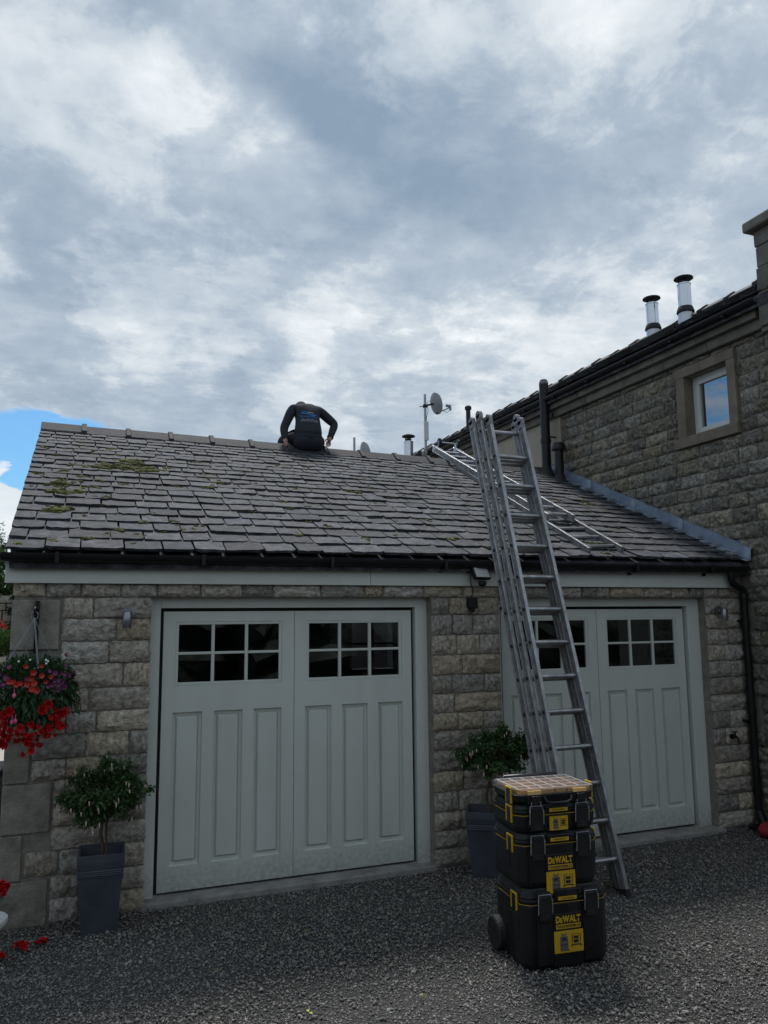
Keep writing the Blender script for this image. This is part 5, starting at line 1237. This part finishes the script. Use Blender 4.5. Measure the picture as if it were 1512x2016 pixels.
def person():
    z0 = RG_L.lerp(RG_R, .455).z+.06
    t = thing('person', 'person in dark printed work top and dark trousers sitting on the garage ridge, back turned', 'person', (2.70, 3.18, z0+.015))
    # local frame: +y away from the viewer, the figure leans forward and looks down
    pel, sp1, sp2, che, nek = (0, .02, .10), (.0, .04, .24), (0, .09, .38), (.0, .16, .51), (.0, .25, .585)
    lsh, rsh = (-.175, .17, .525), (.185, .17, .525)
    lel, lwr, lha = (-.305, .13, .235), (-.300, .05, .035), (-.285, .04, -.03)
    rel, rwr, rha = (.405, .17, .350), (.305, .06, .135), (.285, .03, .075)
    lhip, rhip = (-.11, .06, .09), (.11, .06, .09); lkn, rkn = (-.24, .44, .145), (.22, .46, .10); lan, ran = (-.22, .66, -.25), (.2, .68, -.25)
    lft, rft = (-.22, .78, -.30), (.2, .80, -.30)
    N = [(pel, (.155, .12)), (sp1, (.150, .105)), (sp2, (.160, .11)), (che, (.155, .105)), (nek, (.058, .058)), ((.0, .34, .575), (.075, .085)), ((0, .40, .585), (.07, .08)),
         (lsh, .075), (lel, .050), (lwr, .034), (lha, .03), (rsh, .075), (rel, .052), (rwr, .034), (rha, .03),
         (lhip, .10), (lkn, .07), (lan, .05), (lft, .045), (rhip, .10), (rkn, .07), (ran, .05), (rft, .045)]
    Ed = [(0, 1), (1, 2), (2, 3), (3, 4), (4, 5), (5, 6), (3, 7), (7, 8), (8, 9), (9, 10), (3, 11), (11, 12), (12, 13), (13, 14), (0, 15), (15, 16), (16, 17), (17, 18), (0, 19), (19, 20), (20, 21), (21, 22)]
    bo = skin_body('body', [(n[0], tuple(.86*q for q in (n[1] if isinstance(n[1], tuple) else (n[1],)*2))) for n in N], Ed, [M_skin, M_trous], t)
    for p in bo.data.polygons:                          # underlayer of the trousers
        c = p.center
        if c.z < .24 and (abs(c.x) < .21 or c.y > .16): p.material_index = 1
    # long sleeved top
    def mid(a, b, k): return tuple(Vector(a).lerp(Vector(b), k))
    T = [((0, .025, .10), (.208, .150)), ((0, .04, .18), (.200, .138)), (sp1, (.195, .130)), (sp2, (.205, .132)), (che, (.190, .120)), (mid(che, nek, .75), (.085, .075)),
         (lsh, .084), (mid(lsh, lel, .5), .066), (lel, .060), (mid(lel, lwr, .5), .052), (mid(lel, lwr, .93), .042),
         (rsh, .084), (mid(rsh, rel, .5), .068), (rel, .062), (mid(rel, rwr, .5), .053), (mid(rel, rwr, .93), .042)]
    te = [(0, 1), (1, 2), (2, 3), (3, 4), (4, 5), (4, 6), (6, 7), (7, 8), (8, 9), (9, 10), (4, 11), (11, 12), (12, 13), (13, 14), (14, 15)]
    sh = skin_body('work_top', T, te, M_shirt, t)
    P = [((0, .015, -.02), (.215, .165)), ((0, .015, .09), (.205, .150)), ((0, .03, .15), (.188, .125)), (lhip, .125), (mid(lhip, lkn, .55), .098), (lkn, .084), (lan, .06), (rhip, .115), (mid(rhip, rkn, .55), .095), (rkn, .082), (ran, .06)]
    skin_body('trousers', P, [(0, 1), (1, 2), (0, 3), (3, 4), (4, 5), (5, 6), (0, 7), (7, 8), (8, 9), (9, 10)], M_trous, t)
    st = MB(); st.ball((-.055, .03, .035), 1, 22, 12, (.150, .135, .125)); st.ball((.055, .03, .035), 1, 22, 12, (.150, .135, .125)); st.ball((0, .03, .10), 1, 22, 12, (.195, .13, .12)); st.ball((-.17, .20, .10), 1, 16, 10, (.10, .20, .10)); st.ball((.16, .20, .08), 1, 16, 10, (.10, .20, .10)); part('trouser_seat', st, M_trous, t, True, local=True)
    for a, b in ((lan, lft), (ran, rft)):
        m = MB(); m.beam(Vector(a)+Vector((0, -.05, -.06)), Vector(b)+Vector((0, .08, -.01)), .10, .09, (1, 0, 0)); part('boot', m, M_rubber, t, local=True, bev=.02)
    m = MB(); m.ball((-.012, .37, .592), .094, 18, 12, (.92, 1.12, 1.0)); part('hair', m, M_hair, t, True, local=True)
    m = MB()
    for s in (-1, 1): m.ball((s*.088, .37, .56), .022, 8, 6, (.5, .8, 1.2))
    m.ball((0, .455, .50), .018, 8, 6, (.7, 1.3, .9)); part('ear_and_nose', m, M_skin, t, True, local=True)
    # hands: palm with bent fingers and a thumb
    def hand(wr, dirv, side, name):
        wr = Vector(wr); d = Vector(dirv).normalized(); s = Vector((side, 0, 0)); s = (s-d*s.dot(d)).normalized(); n = d.cross(s)
        nodes = [(tuple(wr), .020), (tuple(wr+d*.05), (.030, .016))]; edges = [(0, 1)]
        for k, (off, ln) in enumerate(((-.026, .062), (-.009, .072), (.009, .068), (.026, .054))):
            i = len(nodes); b = wr+d*.075+s*off; nodes += [(tuple(b), .0105), (tuple(b+d*ln*.5+n*.006), .009), (tuple(b+d*ln+n*.022), .007)]; edges += [(1, i), (i, i+1), (i+1, i+2)]
        i = len(nodes); b = wr+d*.03-s*.034; nodes += [(tuple(b), .012), (tuple(b+d*.03-s*.016+n*.01), .010), (tuple(b+d*.055-s*.014+n*.02), .008)]; edges += [(1, i), (i, i+1), (i+1, i+2)]
        skin_body(name, nodes, edges, M_skin, t, sub=1)
    hand(mid(rel, rwr, .98), (-.32, -.12, -1), 1, 'hand'); hand(mid(lel, lwr, .98), (.08, -.1, -1), -1, 'hand')
    m = MB(); d = (Vector(rwr)-Vector(rel)).normalized(); c = Vector(mid(rel, rwr, .95)); m.cyl(c-d*.011, c+d*.011, .045, .043, n=14); part('cuff', m, M_shirt, t, local=True)
    # print on the back: wave mark, name, two lines
    bpy.context.view_layer.update(); bvh = BVHTree.FromPolygons([v.co for v in sh.data.vertices], [p.vertices for p in sh.data.polygons])
    def proj(me, x0, z0, mt, name, parent, lift=.004):
        for v in me.vertices:
            o = Vector((v.co.x+x0, -1, v.co.y+z0)); hit = bvh.ray_cast(o, Vector((0, 1, 0)))
            v.co = (o.x, (hit[0].y if hit[0] else .05)-lift, o.z)
        me.materials.append(mt); return link(name, me, parent)
    m = MB(); n = 16
    for lo, hi, xa, xb in ((lambda q: .405+.012*math.sin(q*6.3), lambda q: .432+.010*math.sin(q*6.3+.8)-.01*q, -.115, .115), (lambda q: .437+.010*math.sin(q*5), lambda q: .450+.008*math.sin(q*5+.6), -.10, .02)):
        vs = []
        for k in range(n+1): q = k/n; x = xa+(xb-xa)*q; e = min(1, 6*q, 6*(1-q)); c = (lo(q)+hi(q))/2; hh = (hi(q)-lo(q))/2*e+.0005; vs += [(x, c-hh, 0), (x, c+hh, 0)]
        m.add(vs, [(2*k, 2*k+2, 2*k+3, 2*k+1) for k in range(n)])
    me = m.mesh('print_wave', M_pblue, fix=False); me.materials.clear(); proj(me, 0, 0, M_pblue, 'print_wave', sh)
    m = MB(); vs = []
    for k in range(n+1): q = k/n; x = -.03+.10*q; e = min(1, 5*q, 5*(1-q)); c = .446-.012*q; vs += [(x, c-.006*e, 0), (x, c+.007*e, 0)]
    m.add(vs, [(2*k, 2*k+2, 2*k+3, 2*k+1) for k in range(n)]); me = m.mesh('print_highlight', M_pwhite, fix=False); me.materials.clear(); proj(me, 0, 0, M_pwhite, 'print_highlight', sh, .006)
    for s, sz, w, z, mt in (('PLN ROOFING', .030, .235, .378, M_pblue), ('TEL: 0800 0407 303', .020, .215, .335, M_pwhite), ('MOBILE 07779 730082', .020, .235, .312, M_pwhite)):
        proj(text_mesh('print_lettering', s, sz, w, .02), 0, z, mt, 'print_lettering', sh)
person()
bpy.context.view_layer.update()
